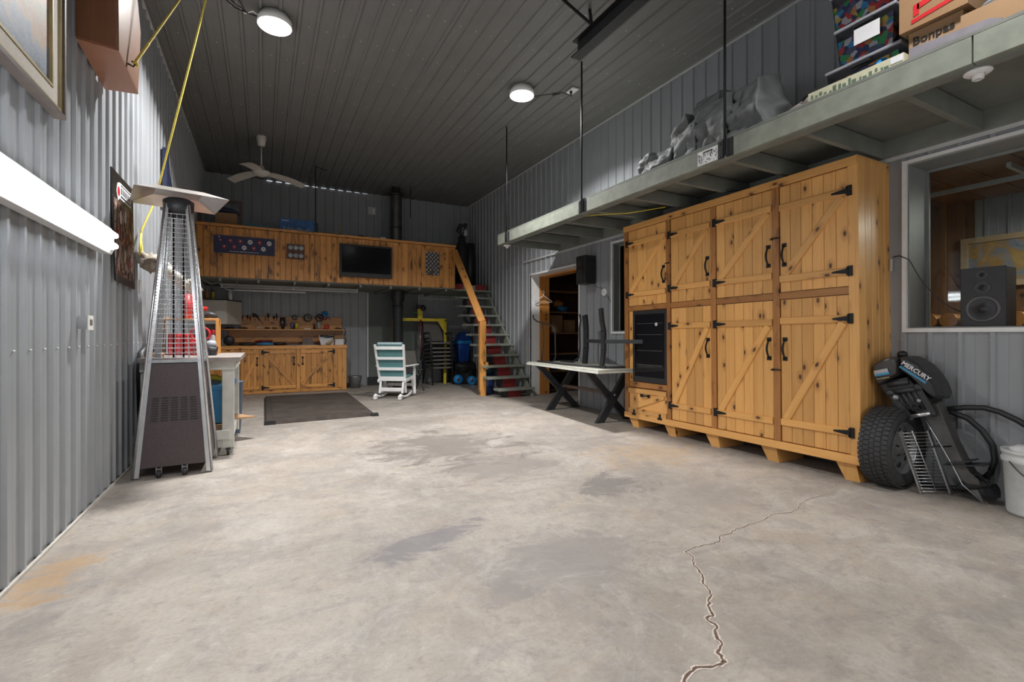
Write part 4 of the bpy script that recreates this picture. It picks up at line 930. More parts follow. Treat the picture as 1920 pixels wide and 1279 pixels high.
single('rope_pulley', MB().cyl((pu.x-.02, pu.y, pu.z), (pu.x+.02, pu.y, pu.z), .04, n=14).cyl((pu.x, pu.y, pu.z), (pu.x, pu.y, CZ), .008, n=6), M_dark, 'small dark pulley on the ceiling carrying the yellow rope', 'pulley')
single('yellow_rope', MB().tube(twist((xb+.035, 4.215, 3.125), pu), .0085, 8).tube(twist((xb+.035, 4.215, 3.125), Vector((xb+.035, 4.215, 3.125)).lerp(pu, .17)), .0105, 8).tube([(xb+.03, 4.215, 3.11), (xb+.05, 4.23, 3.115), (xb+.045, 4.22, 3.14)], .007, 6), M_rope, 'yellow rope from the wooden box hook up to the ceiling pulley', 'rope')
single('yellow_rope', MB().tube(twist((-.44, 5.2, 4.5), (-.93, 5.75, 2.62), sag=.0)+twist((-.935, 5.74, 2.55), (-1.03, 5.62, 2.2), 8)+[(-1.035, 5.6, 2.12), (-1.03, 5.64, 1.99), (-1.03, 5.56, 1.95), (-1.03, 5.53, 2.0), (-1.03, 5.6, 2.16)], .0085, 8), M_rope, 'yellow rope hanging from the ceiling down to the bleached skull', 'rope')
# poster
po = thing('wall_poster', 'tall black glossy team photo poster on the left wall above the heater side', 'poster', (XL+.03, 5.1, 1.65))
obj('poster_board', MB().prism([(4.74, 2.52), (5.42, 2.52), (5.50, 1.62), (4.86, 1.64)], 'x', XL+.022, XL+.032), plain('poster_black', (.018, .014, .013), .3, 0, .2), po)
xp = XL+.0325
obj('printed_photo', MB().prism([(4.84, 1.70), (5.46, 1.68), (5.40, 2.30), (4.80, 2.30)], 'x', xp, xp+.001), M_photo, po)
obj('printed_logo', MB().prism([(4.90, 2.44), (4.97, 2.46), (5.34, 2.46), (5.34, 2.33), (4.97, 2.33), (4.92, 2.30), (4.87, 2.37)], 'x', xp, xp+.0015), M_paper, po)
obj('logo_dot', MB().lathe([(0, 0), (.040, 0)], (xp+.002, 4.935, 2.38), (1, 0, 0), 18), M_red, po)
mb = MB(); mb.box(xp+.002, 5.0, 2.44, xp+.003, 5.32, 2.45); mb.box(xp+.002, 5.0, 2.345, xp+.003, 5.32, 2.36)
for i in range(7): mb.box(xp+.002, 5.01+.043*i, 2.375, xp+.003, 5.035+.043*i, 2.425)
obj('logo_lettering', mb, M_dark, po)
random.seed(4)
for j in range(3):
    for i in range(4):
        y = 4.86+.145*i+random.uniform(-.02, .02); z = 2.2-.17*j+random.uniform(-.02, .02); m = random.choice([M_bone, M_trim, M_redp, M_bonet, M_tan])
        obj('printed_player', MB().prism([(y-.018, z-.05), (y+.01, z-.06), (y+.026, z+.0), (y+.006, z+.045), (y-.012, z+.05), (y-.024, z)], 'x', xp+.001, xp+.002), m, po)
# strip light
sl = thing('strip_light', 'long lit twin-tube strip light fixed along the left wall', 'light', (-1.02, 3.2, 1.78))
Y0, Y1 = .6, 4.42
obj('light_housing', MB().prism([(XL+.022, 1.80), (-1.0, 1.795), (-.985, 1.83), (-1.03, 1.88), (-1.03, 1.90), (-.99, 1.955), (-1.0, 1.985), (XL+.022, 1.985)], 'y', Y0, Y1+.06), M_white, sl)
for z in (1.922, 1.845):
    obj('tube', MB().tube([(-.962, Y0+.02, z), (-.962, Y1-.03, z), (-.962, Y1-.008, z), (-.962, Y1, z)], [.02, .02, .017, .006], 14), M_tubeon, sl)
for y in (Y0+.01, Y1-.0): obj('tube_socket', MB().box(-1.03, y-.012, 1.82, -.975, y+.012, 1.95), M_white, sl)
ou = thing('wall_outlet', 'square metal double outlet box on the left wall below the strip light', 'outlet', (-1.03, 4.05, 1.24))
obj('outlet_box', MB().box(XL+.022, 4.00, 1.238, -1.015, 4.095, 1.322), M_galv, ou)
obj('cover_plate', MB().box(-1.015, 3.995, 1.233, -1.010, 4.10, 1.327), M_wt, ou)
for y in (4.035, 4.065): obj('socket_face', MB().box(-1.010, y-.008, 1.262, -1.008, y+.008, 1.302), M_brown, ou)
single('wall_switch', MB().box(XL+.022, 5.68, 1.60, XL+.035, 5.74, 1.73), M_white, 'narrow white switch on the left wall below the skull', 'switch')
# skull
sk = thing('animal_skull', 'bleached long animal skull hung on the left wall behind the heater', 'skull', (-1.0, 5.7, 1.7))
mb = MB(); mb.sph((-.98, 5.62, 1.90), (.085, .10, .085), 20, 14, .5, 3); obj('skull_base', mb, M_bonet, sk)
obj('snout_bone', MB().tube([(-.96, 5.66, 1.90), (-.88, 5.78, 1.85), (-.80, 5.92, 1.80), (-.73, 6.08, 1.72), (-.70, 6.16, 1.66)], [.05, .055, .05, .035, .012], 10), M_bone, sk)
obj('jaw_bone', MB().tube([(-.90, 5.72, 1.95), (-.84, 5.85, 1.86), (-.79, 5.96, 1.76), (-.76, 6.0, 1.68)], [.03, .035, .04, .015], 8), M_bone, sk)
obj('tooth_row', MB().tube([(-.70, 6.0, 1.78), (-.64, 6.1, 1.73), (-.60, 6.18, 1.69)], [.02, .025, .01], 8), M_bone, sk)
obj('eye_socket', MB().sph((-.92, 5.56, 1.91), (.03, .02, .022), 10, 8).sph((-.90, 5.62, 1.86), (.02, .03, .02), 10, 8), M_brown, sk)
single('folded_pennant', MB().prism([(6.85, 2.75), (7.5, 2.75), (7.35, 2.98), (7.1, 3.16), (7.0, 3.30), (6.94, 3.42), (6.86, 3.42)], 'x', XL+.025, XL+.07), M_navy, 'navy pointed pennant on the left wall above the heater hood', 'pennant')
hh = thing('hanging_hose', 'black looped hose with brown grip hanging on the left wall behind the heater', 'hose', (-1.04, 5.75, .3))
obj('hose_loop', MB().tube([(-1.03, 5.60, .45), (-1.03, 5.56, .9), (-1.03, 5.6, 1.02), (-1.02, 5.75, 1.08), (-1.0, 5.9, 1.06), (-.98, 5.98, .98), (-1.0, 5.9, .6), (-1.02, 5.8, .35)], .032, 10), M_black, hh)
obj('grip', MB().tube([(-.97, 5.72, 1.0), (-.93, 5.85, 1.01), (-.92, 5.95, 1.0)], .02, 8), M_orangep, hh)

# ------------------------------------------------------------------ patio heater
ph = thing('patio_heater', 'tall pyramid patio heater with aluminium posts and speckled brown base', 'patio heater', (-.68, 5.17, 0), rotz=0)
cx, cy = -.682, 5.172; HB = .279; HT = .088; ZTOP = 2.36
def hc(sx, sy, z, e=0):
    f = z/ZTOP; h = HB+(HT-HB)*f+e; return Vector((cx+sx*h, cy+sy*h, z))
for sx in (-1, 1):
    for sy in (-1, 1):
        mb = MB(); w_ = .042
        for (dx, dy) in ((-sx, 0), (0, -sy)):
            a0 = hc(sx, sy, .012); a1 = hc(sx, sy, ZTOP); D_ = Vector((dx, dy, 0))*w_; T_ = Vector((-sx if dx == 0 else 0, -sy if dy == 0 else 0, 0))*.006
            mb.hexa([a0, a0+D_, a0+D_+T_, a0+T_], [a1, a1+D_*.7, a1+D_*.7+T_, a1+T_])
        mb.tube([hc(sx, sy, .012), hc(sx, sy, ZTOP)], .011, 8); obj('corner_post', mb, M_chrome, ph)
for (s, ax_) in ((-1, 'f'), (1, 'b'), (-1, 'l'), (1, 'r')):
    z0, z1 = .085, .955
    def fp(a, z, e=-.012):
        f = z/ZTOP; h = HB+(HT-HB)*f+e
        return Vector((cx+a*h, cy+s*h, z)) if ax_ in 'fb' else Vector((cx+s*h, cy+a*h, z))
    n_ = Vector((0, s, 0)) if ax_ in 'fb' else Vector((s, 0, 0))
    a, b, c2, d2 = fp(-.97, z0), fp(.97, z0), fp(.97, z1), fp(-.97, z1)
    obj('base_panel', MB().hexa([a, b, b-n_*.008, a-n_*.008], [d2, c2, c2-n_*.008, d2-n_*.008]), M_brown, ph)
    if ax_ in 'fr':
        mb = MB()
        for k in range(5):
            for j in range(10):
                z = .47+.021*j; aa = -.62+.31*k; p = fp(aa-.11, z, -.0115); q = fp(aa+.11, z, -.0115)
                mb.bar(p+n_*.002, q+n_*.002, .007, .005, n_)
        o = obj('vent_louver', mb, M_black, ph); o['kind'] = 'stuff'
        mb = MB()
        for z in (.15, .5, .9):
            for aa in (-.93, .93): mb.sph(fp(aa, z, -.008), .006, 6, 4)
        obj('panel_rivets', mb, M_chrome, ph)
    mb = MB(); nn = 31
    for k in range(nn):
        z = 1.0+(2.27-1.0)*k/(nn-1); mb.cyl(fp(-.93, z, -.002), fp(.93, z, -.002), .0022 if ax_ in 'bl' else .0027, n=5, cap=False)
    for aa in (-.5, 0, .5): mb.cyl(fp(aa, 1.0, -.002), fp(aa*.9, 2.27, -.002), .0027, n=5, cap=False)
    obj('wire_guard', mb, M_chrome, ph)
    if ax_ in 'fr':
        mb = MB()
        for k in range(44):
            z = 1.02+(2.2-1.02)*k/43
            for aa in (-.90, .90): mb.bm(Matrix.Translation(fp(aa, z, -.001)), .010, .010, .012)
        o = obj('guard_clip', mb, M_white, ph); o['kind'] = 'stuff'
obj('mid_tray', MB().hexa([hc(-1, -1, .96), hc(1, -1, .96), hc(1, 1, .96), hc(-1, 1, .96)], [hc(-1, -1, .985), hc(1, -1, .985), hc(1, 1, .985), hc(-1, 1, .985)]), M_galv, ph)
obj('flame_tube', MB().lathe([(.045, .99), (.045, 2.26)], (cx, cy, 0), n=20), M_clear, ph)
obj('inner_guard', MB().tube([hc(-.45, -.8, 1.0), hc(-.42, -.8, 1.52), hc(.3, -.8, 1.54), hc(.45, -.8, 1.50), hc(.5, -.8, 1.0)], .004, 6), M_chrome, ph)
obj('burner_head', MB().lathe([(.0, 2.26), (.075, 2.26), (.085, 2.30), (.115, 2.32), (.118, 2.40), (.09, 2.42), (0, 2.42)], (cx, cy, 0), n=28), M_dark, ph)
mb = MB(); ra = math.radians(14)
def rp(x, y, z): return (cx+x*math.cos(ra)-y*math.sin(ra), cy+x*math.sin(ra)+y*math.cos(ra), z)
I, O_ = .17, .335
up = [rp(-I, -I, 2.475), rp(I, -I, 2.475), rp(I, I, 2.475), rp(-I, I, 2.475)]
lo = [rp(-O_, -O_, 2.405), rp(O_, -O_, 2.405), rp(O_, O_, 2.405), rp(-O_, O_, 2.405)]
tk = .004
vs = up+lo+[(a, b, c_+tk) for a, b, c_ in up+lo]
mb.add(vs, [(0, 1, 2, 3), (11, 10, 9, 8)]+[((i+1) % 4, i, 4+i, 4+(i+1) % 4) for i in range(4)]+[(8+i, 8+(i+1) % 4, 12+(i+1) % 4, 12+i) for i in range(4)]+[(4+i, 12+i, 12+(i+1) % 4, 4+(i+1) % 4) for i in range(4)])
obj('reflector_hood', mb, plain('satin_reflector', (.42, .39, .37), .3, .7), ph)
for x in (-.10, .08):
    wz = .032; p = Vector((cx+x, cy-HB+.0, wz)); obj('caster_wheel', MB().cyl((p.x-.014, p.y, wz), (p.x+.014, p.y, wz), wz, n=18).cyl((p.x-.018, p.y, wz), (p.x+.018, p.y, wz), .012, n=10), M_dark, ph)
    obj('caster_bracket', MB().box(p.x-.02, p.y-.008, wz, p.x-.016, p.y+.02, .09).box(p.x+.016, p.y-.008, wz, p.x+.02, p.y+.02, .09).box(p.x-.02, p.y-.005, .068, p.x+.02, p.y+.02, .075), M_galv, ph)

# ------------------------------------------------------------------ rolling work table
wt = thing('rolling_worktable', 'white-legged rolling work table with worn grey top', 'table', (-.63, 6.0, 0))
X0, X1, WY0, WY1 = -1.02, -.262, 5.48, 6.55
board('table_top', M_grwood, wt, (X0-.0, (WY0+WY1)/2-.03, .945), (X1+.06, (WY0+WY1)/2-.03, .945), WY1-WY0+.16, .04, (0, 0, 1))
board('table_apron', M_wt, wt, (X0, WY0+.01, .90), (X1, WY0+.01, .90), .09, .03, (0, -1, 0)); board('table_apron', M_wt, wt, (X1-.02, WY0+.04, .90), (X1-.02, WY1, .90), .09, .03, (1, 0, 0))
board('lower_rail', M_wt, wt, (X0, WY0+.01, .21), (X1-.04, WY0+.01, .21), .09, .03, (0, -1, 0)); board('lower_rail', M_wt, wt, (X1-.04, WY0+.07, .21), (X1-.04, WY1-.07, .21), .09, .03, (1, 0, 0))
obj('lower_shelf', MB().box(X0, WY0+.045, .235, X1-.045, WY1-.05, .25), M_wt, wt)
for x, y in ((X1-.055, WY0+.012), (X1-.055, WY1-.06), (X0+.055, WY0+.012), (X0+.055, WY1-.06)):
    board('leg', M_wt, wt, (x, y+.045, .075), (x, y+.045, .94), .105, .045, (0, -1, 0))
    obj('caster', MB().cyl((x-.012, y+.02, .034), (x+.012, y+.02, .034), .033, n=14).box(x-.02, y, .05, x+.02, y+.04, .075), M_dark, wt)
board('leg_block', M_wt, wt, (X1-.13, WY0+.056, .08), (X1-.13, WY0+.056, .22), .12, .04, (0, -1, 0))
for k in range(4): single('cardboard_sheet', MB().box(-.95, 5.53+.01*k, .2515+.012*k, -.34+.01*(k % 2), 6.45, .2605+.012*k), M_card2, ('lowest', 'second lowest', 'second highest', 'topmost')[k]+' flattened cardboard sheet under the blue bin on the work table shelf', 'cardboard', 'flattened cardboard under the blue bin')
single('wood_wedge', MB().hexa([(-.30, 6.1, .2515), (-.08, 6.2, .2515), (-.30, 6.45, .2515), (-.31, 6.44, .2515)], [(-.30, 6.1, .275), (-.08, 6.2, .262), (-.30, 6.45, .275), (-.31, 6.44, .275)]), M_card2, 'thin pointed cardboard corner sticking out of the work table side', 'cardboard')
bb = thing('blue_bin', 'blue plastic tote with dark rim under the work table', 'bin', (-.48, 5.85, .30))
zb = .302
obj('bin_body', MB().hexa([(-.72, 5.62, zb), (-.36, 5.62, zb), (-.36, 6.2, zb), (-.72, 6.2, zb)], [(-.78, 5.58, .66), (-.30, 5.58, .66), (-.30, 6.28, .66), (-.78, 6.28, .66)]), M_blue, bb, bevel=.015)
obj('bin_rim', MB().box(-.80, 5.56, .645, -.28, 6.30, .70), M_blue, bb, bevel=.01)
obj('bin_band', MB().hexa([(-.765, 5.59, .55), (-.31, 5.59, .55), (-.31, 6.26, .55), (-.765, 6.26, .55)], [(-.785, 5.572, .65), (-.295, 5.572, .65), (-.295, 6.285, .65), (-.785, 6.285, .65)]), M_blue, bb)
single('red_box', MB().box(-.66, 5.65, .702, -.55, 5.95, .83), M_red, 'red plastic box on the blue tote under the table', 'box')
single('yellow_tool', MB().tube([(-.54, 5.70, .72), (-.47, 5.72, .77), (-.38, 5.74, .74), (-.33, 5.75, .73)], [.02, .03, .026, .018], 10), M_yel, 'yellow hand tool lying on the blue tote', 'tool')
single('grey_crate', MB().hexa([(-.40, 6.64, 0), (-.26, 6.64, 0), (-.26, 6.9, 0), (-.40, 6.9, 0)], [(-.42, 6.62, .62), (-.23, 6.62, .62), (-.23, 6.92, .62), (-.42, 6.92, .62)]), plain('slate_plastic', (.10, .13, .18), .5), 'slate grey tub behind the far leg of the work table', 'tub')
ZW = .986
rk = thing('wooden_rack', 'small orange plywood rack on the rolling work table', 'rack', (-.7, 6.35, ZW))
board('rack_top', M_shelfw, rk, (-1.0, 6.3, 1.36), (-.445, 6.3, 1.36), .28, .022, (0, 0, 1))
for x in (-.46, -.98): board('rack_post', M_shelfw, rk, (x, 6.18, ZW), (x, 6.18, 1.36), .03, .04, (0, -1, 0)); board('rack_post', M_shelfw, rk, (x, 6.44, ZW), (x, 6.44, 1.36), .03, .04, (0, -1, 0))
single('red_drill', MB().cyl((-.63, 6.2, 1.385), (-.63, 6.2, 1.50), .022, n=12).cyl((-.63, 6.16, 1.49), (-.57, 6.24, 1.49), .024, n=12), M_red, 'red tool standing on the plywood rack', 'tool')
single('tool_case', MB().tube([(-.60, 6.3, 1.40), (-.55, 6.3, 1.43), (-.50, 6.3, 1.42), (-.47, 6.3, 1.395)], [.02, .035, .03, .012], 10), M_dark, 'dark rounded tool on top of the plywood rack', 'tool')
single('red_cap_bottle', MB().lathe([(0, ZW), (.03, ZW), (.03, ZW+.20), (.015, ZW+.22)], (-.52, 6.32, 0), n=14), M_white, 'white bottle inside the plywood rack', 'bottle')
single('bottle_cap', MB().lathe([(.0, ZW+.275), (.03, ZW+.27), (.03, ZW+.225), (0, ZW+.222)], (-.52, 6.32, 0), n=14), M_red, 'red cap on the white bottle inside the rack', 'cap')
rj = thing('red_reel', 'red cable reel with red loops on the work table', 'cable reel', (-.62, 6.0, ZW))
for k in range(3): obj('cable_loop', MB().tube([(-.60+.085*math.cos(a*PI/10), 5.98+.02*k, 1.21+.075*math.sin(a*PI/10)) for a in range(20)], .010, 8, True), M_redp if k == 1 else M_red, rj)
obj('reel_body', MB().box(-.68, 5.93, ZW, -.55, 6.08, 1.13), M_red, rj, bevel=.01)
for k in range(4): obj('body_slot', MB().box(-.67, 5.925, 1.01+.028*k, -.56, 5.93, 1.018+.028*k), M_redp, rj)
single('glass_jar', MB().lathe([(0, ZW+.09), (.045, ZW+.09), (.05, ZW+.12), (.04, ZW+.15), (0, ZW+.16)], (-.49, 5.85, 0), n=16), M_tape, 'shiny round clear pack on the work table beside the red reel', 'pack')
single('black_pot', MB().lathe([(0, ZW), (.05, ZW), (.065, ZW+.088), (.06, ZW+.088), (.045, ZW+.01)], (-.49, 5.85, 0), n=16), M_black, 'small black pot at the edge of the work table', 'pot')
single('blue_rag', MB().sph((-.54, 5.62, ZW+.018), (.045, .04, .018), 12, 8, .3, 3), M_blueL, 'small bright blue rag on the work table front edge', 'rag')
single('red_jug', MB().box(-.90, 6.1, ZW, -.68, 6.35, 1.21), M_red, 'square red container on the work table seen through the heater guard', 'container', bevel=.015)
single('red_cylinder', MB().cyl((-.76, 6.42, 1.384), (-.76, 6.42, 1.66), .045, n=16), M_red, 'upright red cylinder on the rack seen through the heater guard', 'cylinder')
single('fan_disc', MB().lathe([(0, -.02), (.09, -.02), (.10, 0), (.09, .02), (0, .02)], (-.62, 11.0, 1.083), (0, -1, 0), 22), M_black, 'round black disc standing on the left end of the workbench', 'disc')

# ------------------------------------------------------------------ loft
LY = 9.9
lf = thing('storage_loft', 'scorched pine plank front of the storage loft across the back', 'loft', (1.35, LY, 2.2))
x = -1.06; k = 0; random.seed(21)
while x < 3.70:
    wdt = min(.098 if k % 5 else .115, 3.70-x)
    board('plank', M_burn if x < 2.2 or k % 3 else M_burnL, lf, (x+wdt/2, LY+.02, 2.235), (x+wdt/2, LY+.02, 3.135), wdt-.003, .02, (0, -1, 0), .004); x += wdt; k += 1
for x in (-1.0, .83, 1.78, 2.62, 3.715): board('trim_board', M_burnL, lf, (x, LY, 2.235), (x, LY, 3.135), .06, .012, (0, -1, 0))
board('cap_board', M_burnL, lf, (-1.06, LY+.14, 3.155), (3.78, LY+.14, 3.155), .36, .032, (0, 0, 1)); board('front_lip', M_burnL, lf, (-1.06, LY, 3.165), (3.78, LY, 3.165), .045, .02, (0, -1, 0))
board('end_board', M_burnL, lf, (3.745, LY+.1, 2.235), (3.745, LY+.1, 3.15), .2, .02, (1, 0, 0))
obj('loft_deck', MB().box(-1.06, LY+.03, 2.215, 3.74, YB-.03, 2.25), M_sagedk, lf)
x = -.7
while x < 3.7: board('joist', M_sagedk, lf, (x, LY+.03, 2.165), (x, YB-.04, 2.165), .04, .05, (0, 0, 1)); x += .61
obj('landing_deck', MB().box(3.76, 10.05, 2.20, 4.72, YB-.03, 2.235), M_sage, lf)
M_ld = M_dark
# things on the loft; the cap board's top is z 3.187
ZL = 3.188
pfm = thing('empty_frame', 'empty dark wooden frame leaning on the back wall above the loft', 'frame', (-.75, 10.2, ZL))
mb = MB(); mb.box(-1.05, 10.18, 3.64, -.36, 10.21, 3.70); mb.box(-.42, 10.18, ZL, -.36, 10.21, 3.64); mb.box(-1.05, 10.18, ZL, -1.0, 10.21, 3.64); obj('frame_rail', mb, M_framed, pfm)
cbox(-.78, 10.02, ZL, -.44, 10.17, 3.42, 'brown cardboard box at the left end of the loft', M_card)
single('folded_cover', MB().tube([(-.80, 10.1, 3.46), (-.7, 10.1, 3.49), (-.55, 10.1, 3.48), (-.45, 10.1, 3.45), (-.40, 10.1, 3.42)], [.03, .05, .045, .035, .015], 10), M_navy, 'dark folded cover lying on the cardboard box on the loft', 'cover')
single('teal_strip', MB().prism([(-.36, ZL), (.16, ZL), (.16, 3.225), (-.30, 3.265)], 'y', 10.0, 10.12), plain('teal_plastic', (.02, .16, .22), .5), 'low teal strip between the boxes on the loft edge', 'strip')
bbx = thing('blue_carton', 'wide glossy blue printed carton on the loft edge', 'carton', (.57, 10.1, ZL))
obj('carton_body', MB().box(.26, 10.02, ZL, .88, 10.16, 3.43), M_bluecard, bbx)
random.seed(2); mb = MB()
for i in range(14): xx = .33+.035*i; mb.box(xx, 10.018, 3.22, xx+random.uniform(.008, .025), 10.02, 3.22+random.uniform(.02, .06))
mb.box(.30, 10.018, 3.38, .42, 10.02, 3.40); obj('printed_mark', mb, M_tape, bbx)
single('black_case', MB().box(.89, 10.03, ZL, .945, 10.12, 3.40), M_black, 'slim black case upright beside the blue carton', 'case')
single('tan_carton', MB().box(.96, 10.05, ZL, 1.25, 10.15, 3.235), M_card, 'flat brown carton low on the loft edge', 'carton')
tr = thing('small_trophy', 'small dark golden trophy figure standing on the loft edge', 'trophy', (1.36, 10.08, ZL))
obj('trophy_base', MB().box(1.33, 10.05, ZL, 1.39, 10.11, 3.24), M_black, tr); obj('trophy_figure', MB().tube([(1.36, 10.08, 3.24), (1.355, 10.08, 3.32), (1.365, 10.08, 3.39), (1.36, 10.08, 3.44)], [.012, .025, .018, .01], 8), M_gilt, tr)
single('flat_hat', MB().sph((1.77, 10.06, 3.215), (.09, .07, .035), 14, 8), M_black, 'dark cap lying on the loft edge near the television', 'cap')
single('small_tan_box', MB().box(2.05, 10.03, ZL, 2.14, 10.09, 3.23), M_tan, 'small tan box on the loft edge left of the flue', 'box')
single('small_white_box', MB().box(2.16, 10.03, ZL, 2.27, 10.09, 3.245), M_white, 'small white box on the loft edge left of the flue', 'box')
th = thing('fuse_cover', 'pale square control plate on the upper back wall', 'control plate', (2.27, 11.5, 4.06))
obj('plate', MB().box(2.18, 11.50, 4.06, 2.36, 11.53, 4.24), M_trim, th); obj('display', MB().box(2.28, 11.495, 4.09, 2.34, 11.50, 4.2), M_white, th)
# hung on the loft front
bn = thing('jersey_banner', 'navy banner with a row of red and white sweaters on the loft front', 'banner', (-.31, LY-.02, 2.67))
YFc = LY-.014
obj('banner_board', MB().box(-.79, YFc, 2.67, .18, YFc+.012, 2.985), plain('navy_print', (.025, .032, .09), .5), bn)
def jersey(x, z, w_, m):
    h_ = w_*1.05; obj('printed_sweater', MB().prism([(x-w_*.28, z-h_*.5), (x+w_*.28, z-h_*.5), (x+w_*.28, z+h_*.05), (x+w_*.42, z-h_*.3), (x+w_*.55, z-h_*.2), (x+w_*.34, z+h_*.42), (x+w_*.1, z+h_*.5), (x-w_*.1, z+h_*.5), (x-w_*.34, z+h_*.42), (x-w_*.55, z-h_*.2), (x-w_*.42, z-h_*.3), (x-w_*.28, z+h_*.05)], 'y', YFc-.0015, YFc), m, bn)
    obj('printed_crest', MB().lathe([(0, 0), (w_*.15, 0)], (x, YFc-.002, z+.005), (0, -1, 0), 12), M_red if m is M_paper else M_paper, bn)
M_rdp = plain('faded_red_print', (.30, .02, .05), .5)
for i, m in enumerate((M_rdp, M_rdp, M_rdp, M_paper, M_rdp, M_paper)): jersey(-.69+.155*i, 2.895, .08 if i else .05, m)
for i, m in enumerate((M_rdp, M_rdp, M_paper, M_rdp, M_paper)): jersey(-.63+.155*i, 2.785, .078, m)
mb = MB(); random.seed(9); xx = -.55
while xx < -.10: l_ = random.uniform(.008, .02); mb.box(xx, YFc-.002, 2.70, xx+l_, YFc, 2.70+random.uniform(.008, .014)); xx += l_+.006
mb.box(-.72, YFc-.002, 2.945, -.70, YFc, 2.965); obj('printed_words', mb, M_paper, bn)
pk = thing('puck_display', 'square rustic board with two rows of round silver pucks on the loft front', 'display board', (.53, LY-.02, 2.64))
obj('display_board', MB().box(.38, YFc-.012, 2.64, .69, YFc+.012, 2.92), plain('brown_stained_board', (.10, .05, .035), .6), pk)
for i in range(3):
    for z in (2.86, 2.71): obj('puck', MB().lathe([(0, .02), (.036, .02), (.044, .012), (.044, 0)], (.445+.092*i, YFc-.012, z), (0, -1, 0), 18), M_tape, pk)
    obj('mark', MB().box(.435+.092*i, YFc-.014, 2.775, .455+.092*i, YFc-.012, 2.80), M_redp, pk)
tv = thing('television', 'flat black television hung on the scorched pine loft front', 'television', (1.84, LY-.04, 2.36))
obj('tv_body', MB().box(1.325, LY-.075, 2.36, 2.355, LY-.014, 3.01), M_black, tv, bevel=.006)
obj('screen', MB().box(1.36, LY-.078, 2.445, 2.32, LY-.074, 2.975), M_screen, tv)
obj('lower_bezel', MB().box(1.335, LY-.082, 2.375, 2.345, LY-.075, 2.40), M_dark, tv)
cdp = thing('cap_board_display', 'tall pegboard of interlaced silver bottle caps near the loft right end', 'display board', (3.23, LY-.02, 2.45))
obj('backing_board', MB().box(3.06, YFc, 2.455, 3.415, YFc+.012, 3.01), M_burnL, cdp)
random.seed(6)
for j in range(11):
    for i in range(4 if j % 2 == 0 else 3):
        xx = 3.11+.083*i+(0 if j % 2 == 0 else .0415); z = 2.975-.0455*j
        if j >= 9 and i in (1,) or (j == 10 and i == 1): continue
        obj('metal_cap', MB().lathe([(0, .012), (.018, .012), (.021, .006), (.021, 0)], (xx, YFc-.004, z), (0, -1, 0), 12), M_tape if random.random() < .85 else M_gilt, cdp)
mb = MB(); mb.box(3.085, YFc-.006, 2.49, 3.395, YFc, 2.995); obj('dark_mat', mb, M_framed, cdp)
# flue
fl = thing('stove_flue', 'dark round steel flue rising through the loft to the ceiling', 'flue', (2.67, 10.8, 0))
obj('upper_pipe', MB().lathe([(.135, 2.26), (.135, 4.38)], (2.67, 10.8, 0), n=32), M_duct, fl); obj('storm_collar', MB().lathe([(.135, 4.36), (.18, 4.38), (.18, 4.41), (.10, 4.43), (.10, 4.565)], (2.67, 10.8, 0), n=32), M_black, fl)
obj('clamp_band', MB().lathe([(.14, 3.62), (.142, 3.62), (.142, 3.645), (.14, 3.645)], (2.67, 10.8, 0), n=32), M_dark, fl)
obj('lower_pipe', MB().lathe([(.15, 2.20), (.15, 2.02), (.115, 1.93), (.115, .02)], (2.70, 10.75, 0), n=28), M_flue, fl)
obj('pipe_joint', MB().lathe([(.12, 1.80), (.125, 1.80), (.125, 1.86), (.12, 1.86)], (2.70, 10.75, 0), n=28), M_flue, fl)
bg = thing('tall_black_bags', 'tall black bag with padded knobs at the head of the stairs', 'bag', (4.25, 10.7, 2.236))
obj('bag_body', MB().lathe([(0, 2.24), (.15, 2.24), (.17, 2.6), (.15, 3.3), (.09, 3.45), (.09, 3.55), (0, 3.56)], (4.20, 10.6, 0), n=20), M_black, bg)
obj('bag_body', MB().lathe([(0, 2.24), (.13, 2.24), (.14, 3.0), (.12, 3.42), (0, 3.45)], (4.45, 10.7, 0), n=20), M_black, bg)
for x, z in ((4.10, 3.68), (4.15, 3.80), (4.27, 3.82), (4.12, 3.74)): obj('club_cover', MB().sph((x, 10.55, z), .055, 12, 8).cyl((x, 10.55, z), (4.2, 10.6, 3.5), .015, n=6), M_black, bg)
obj('white_cup', MB().cyl((4.27, 10.52, 3.57), (4.27, 10.52, 3.70), .045, n=14), M_trim, bg)
single('red_box', MB().box(3.78, 10.06, 2.237, 4.02, 10.2, 2.36), M_redp, 'dark red box at the loft landing edge, left of the pale one', 'box')
single('pale_box', MB().box(4.03, 10.06, 2.237, 4.32, 10.2, 2.34), M_sage, 'pale grey box between red boxes on the loft landing', 'box')
single('red_box', MB().box(4.33, 10.06, 2.237, 4.60, 10.2, 2.36), M_redp, 'dark red box at the loft landing edge, against the right wall', 'box')
# ------------------------------------------------------------------ stairs
stt = thing('staircase', 'open grey staircase with red centre stringer up to the loft', 'staircase', (4.2, 8.0, 0))
n = 10
for k in range(n):
    y = 8.0+.222*k; z = .17+.2105*k
    board('tread', M_sage, stt, (3.92 if k == 0 else 3.80, y+.12, z-.04), (4.80 if k == 0 and False else 4.71, y+.12, z-.04), .25, .042, (0, 0, 1), .008)
    obj('riser_block', MB().box(4.14, y+.06, max(0.002, z-.25), 4.42, y+.10, z-.042), M_redp, stt)
    obj('stringer_face', MB().prism([(y+.06, max(0.002, z-.25)), (y+.28, max(0.002, z-.20)), (y+.28, z-.042), (y+.06, z-.042)], 'x', 4.10, 4.14), M_dark, stt)
obj('wall_stringer', MB().prism([(7.98, .0), (8.2, 0), (10.12, 1.95), (10.12, 2.19)], 'x', 4.64, 4.68), M_sage, stt)
board('newel_post', M_burnL, stt, (3.82, 8.58, 0), (3.82, 8.58, 1.47), .13, .09, (0, -1, 0), .008)
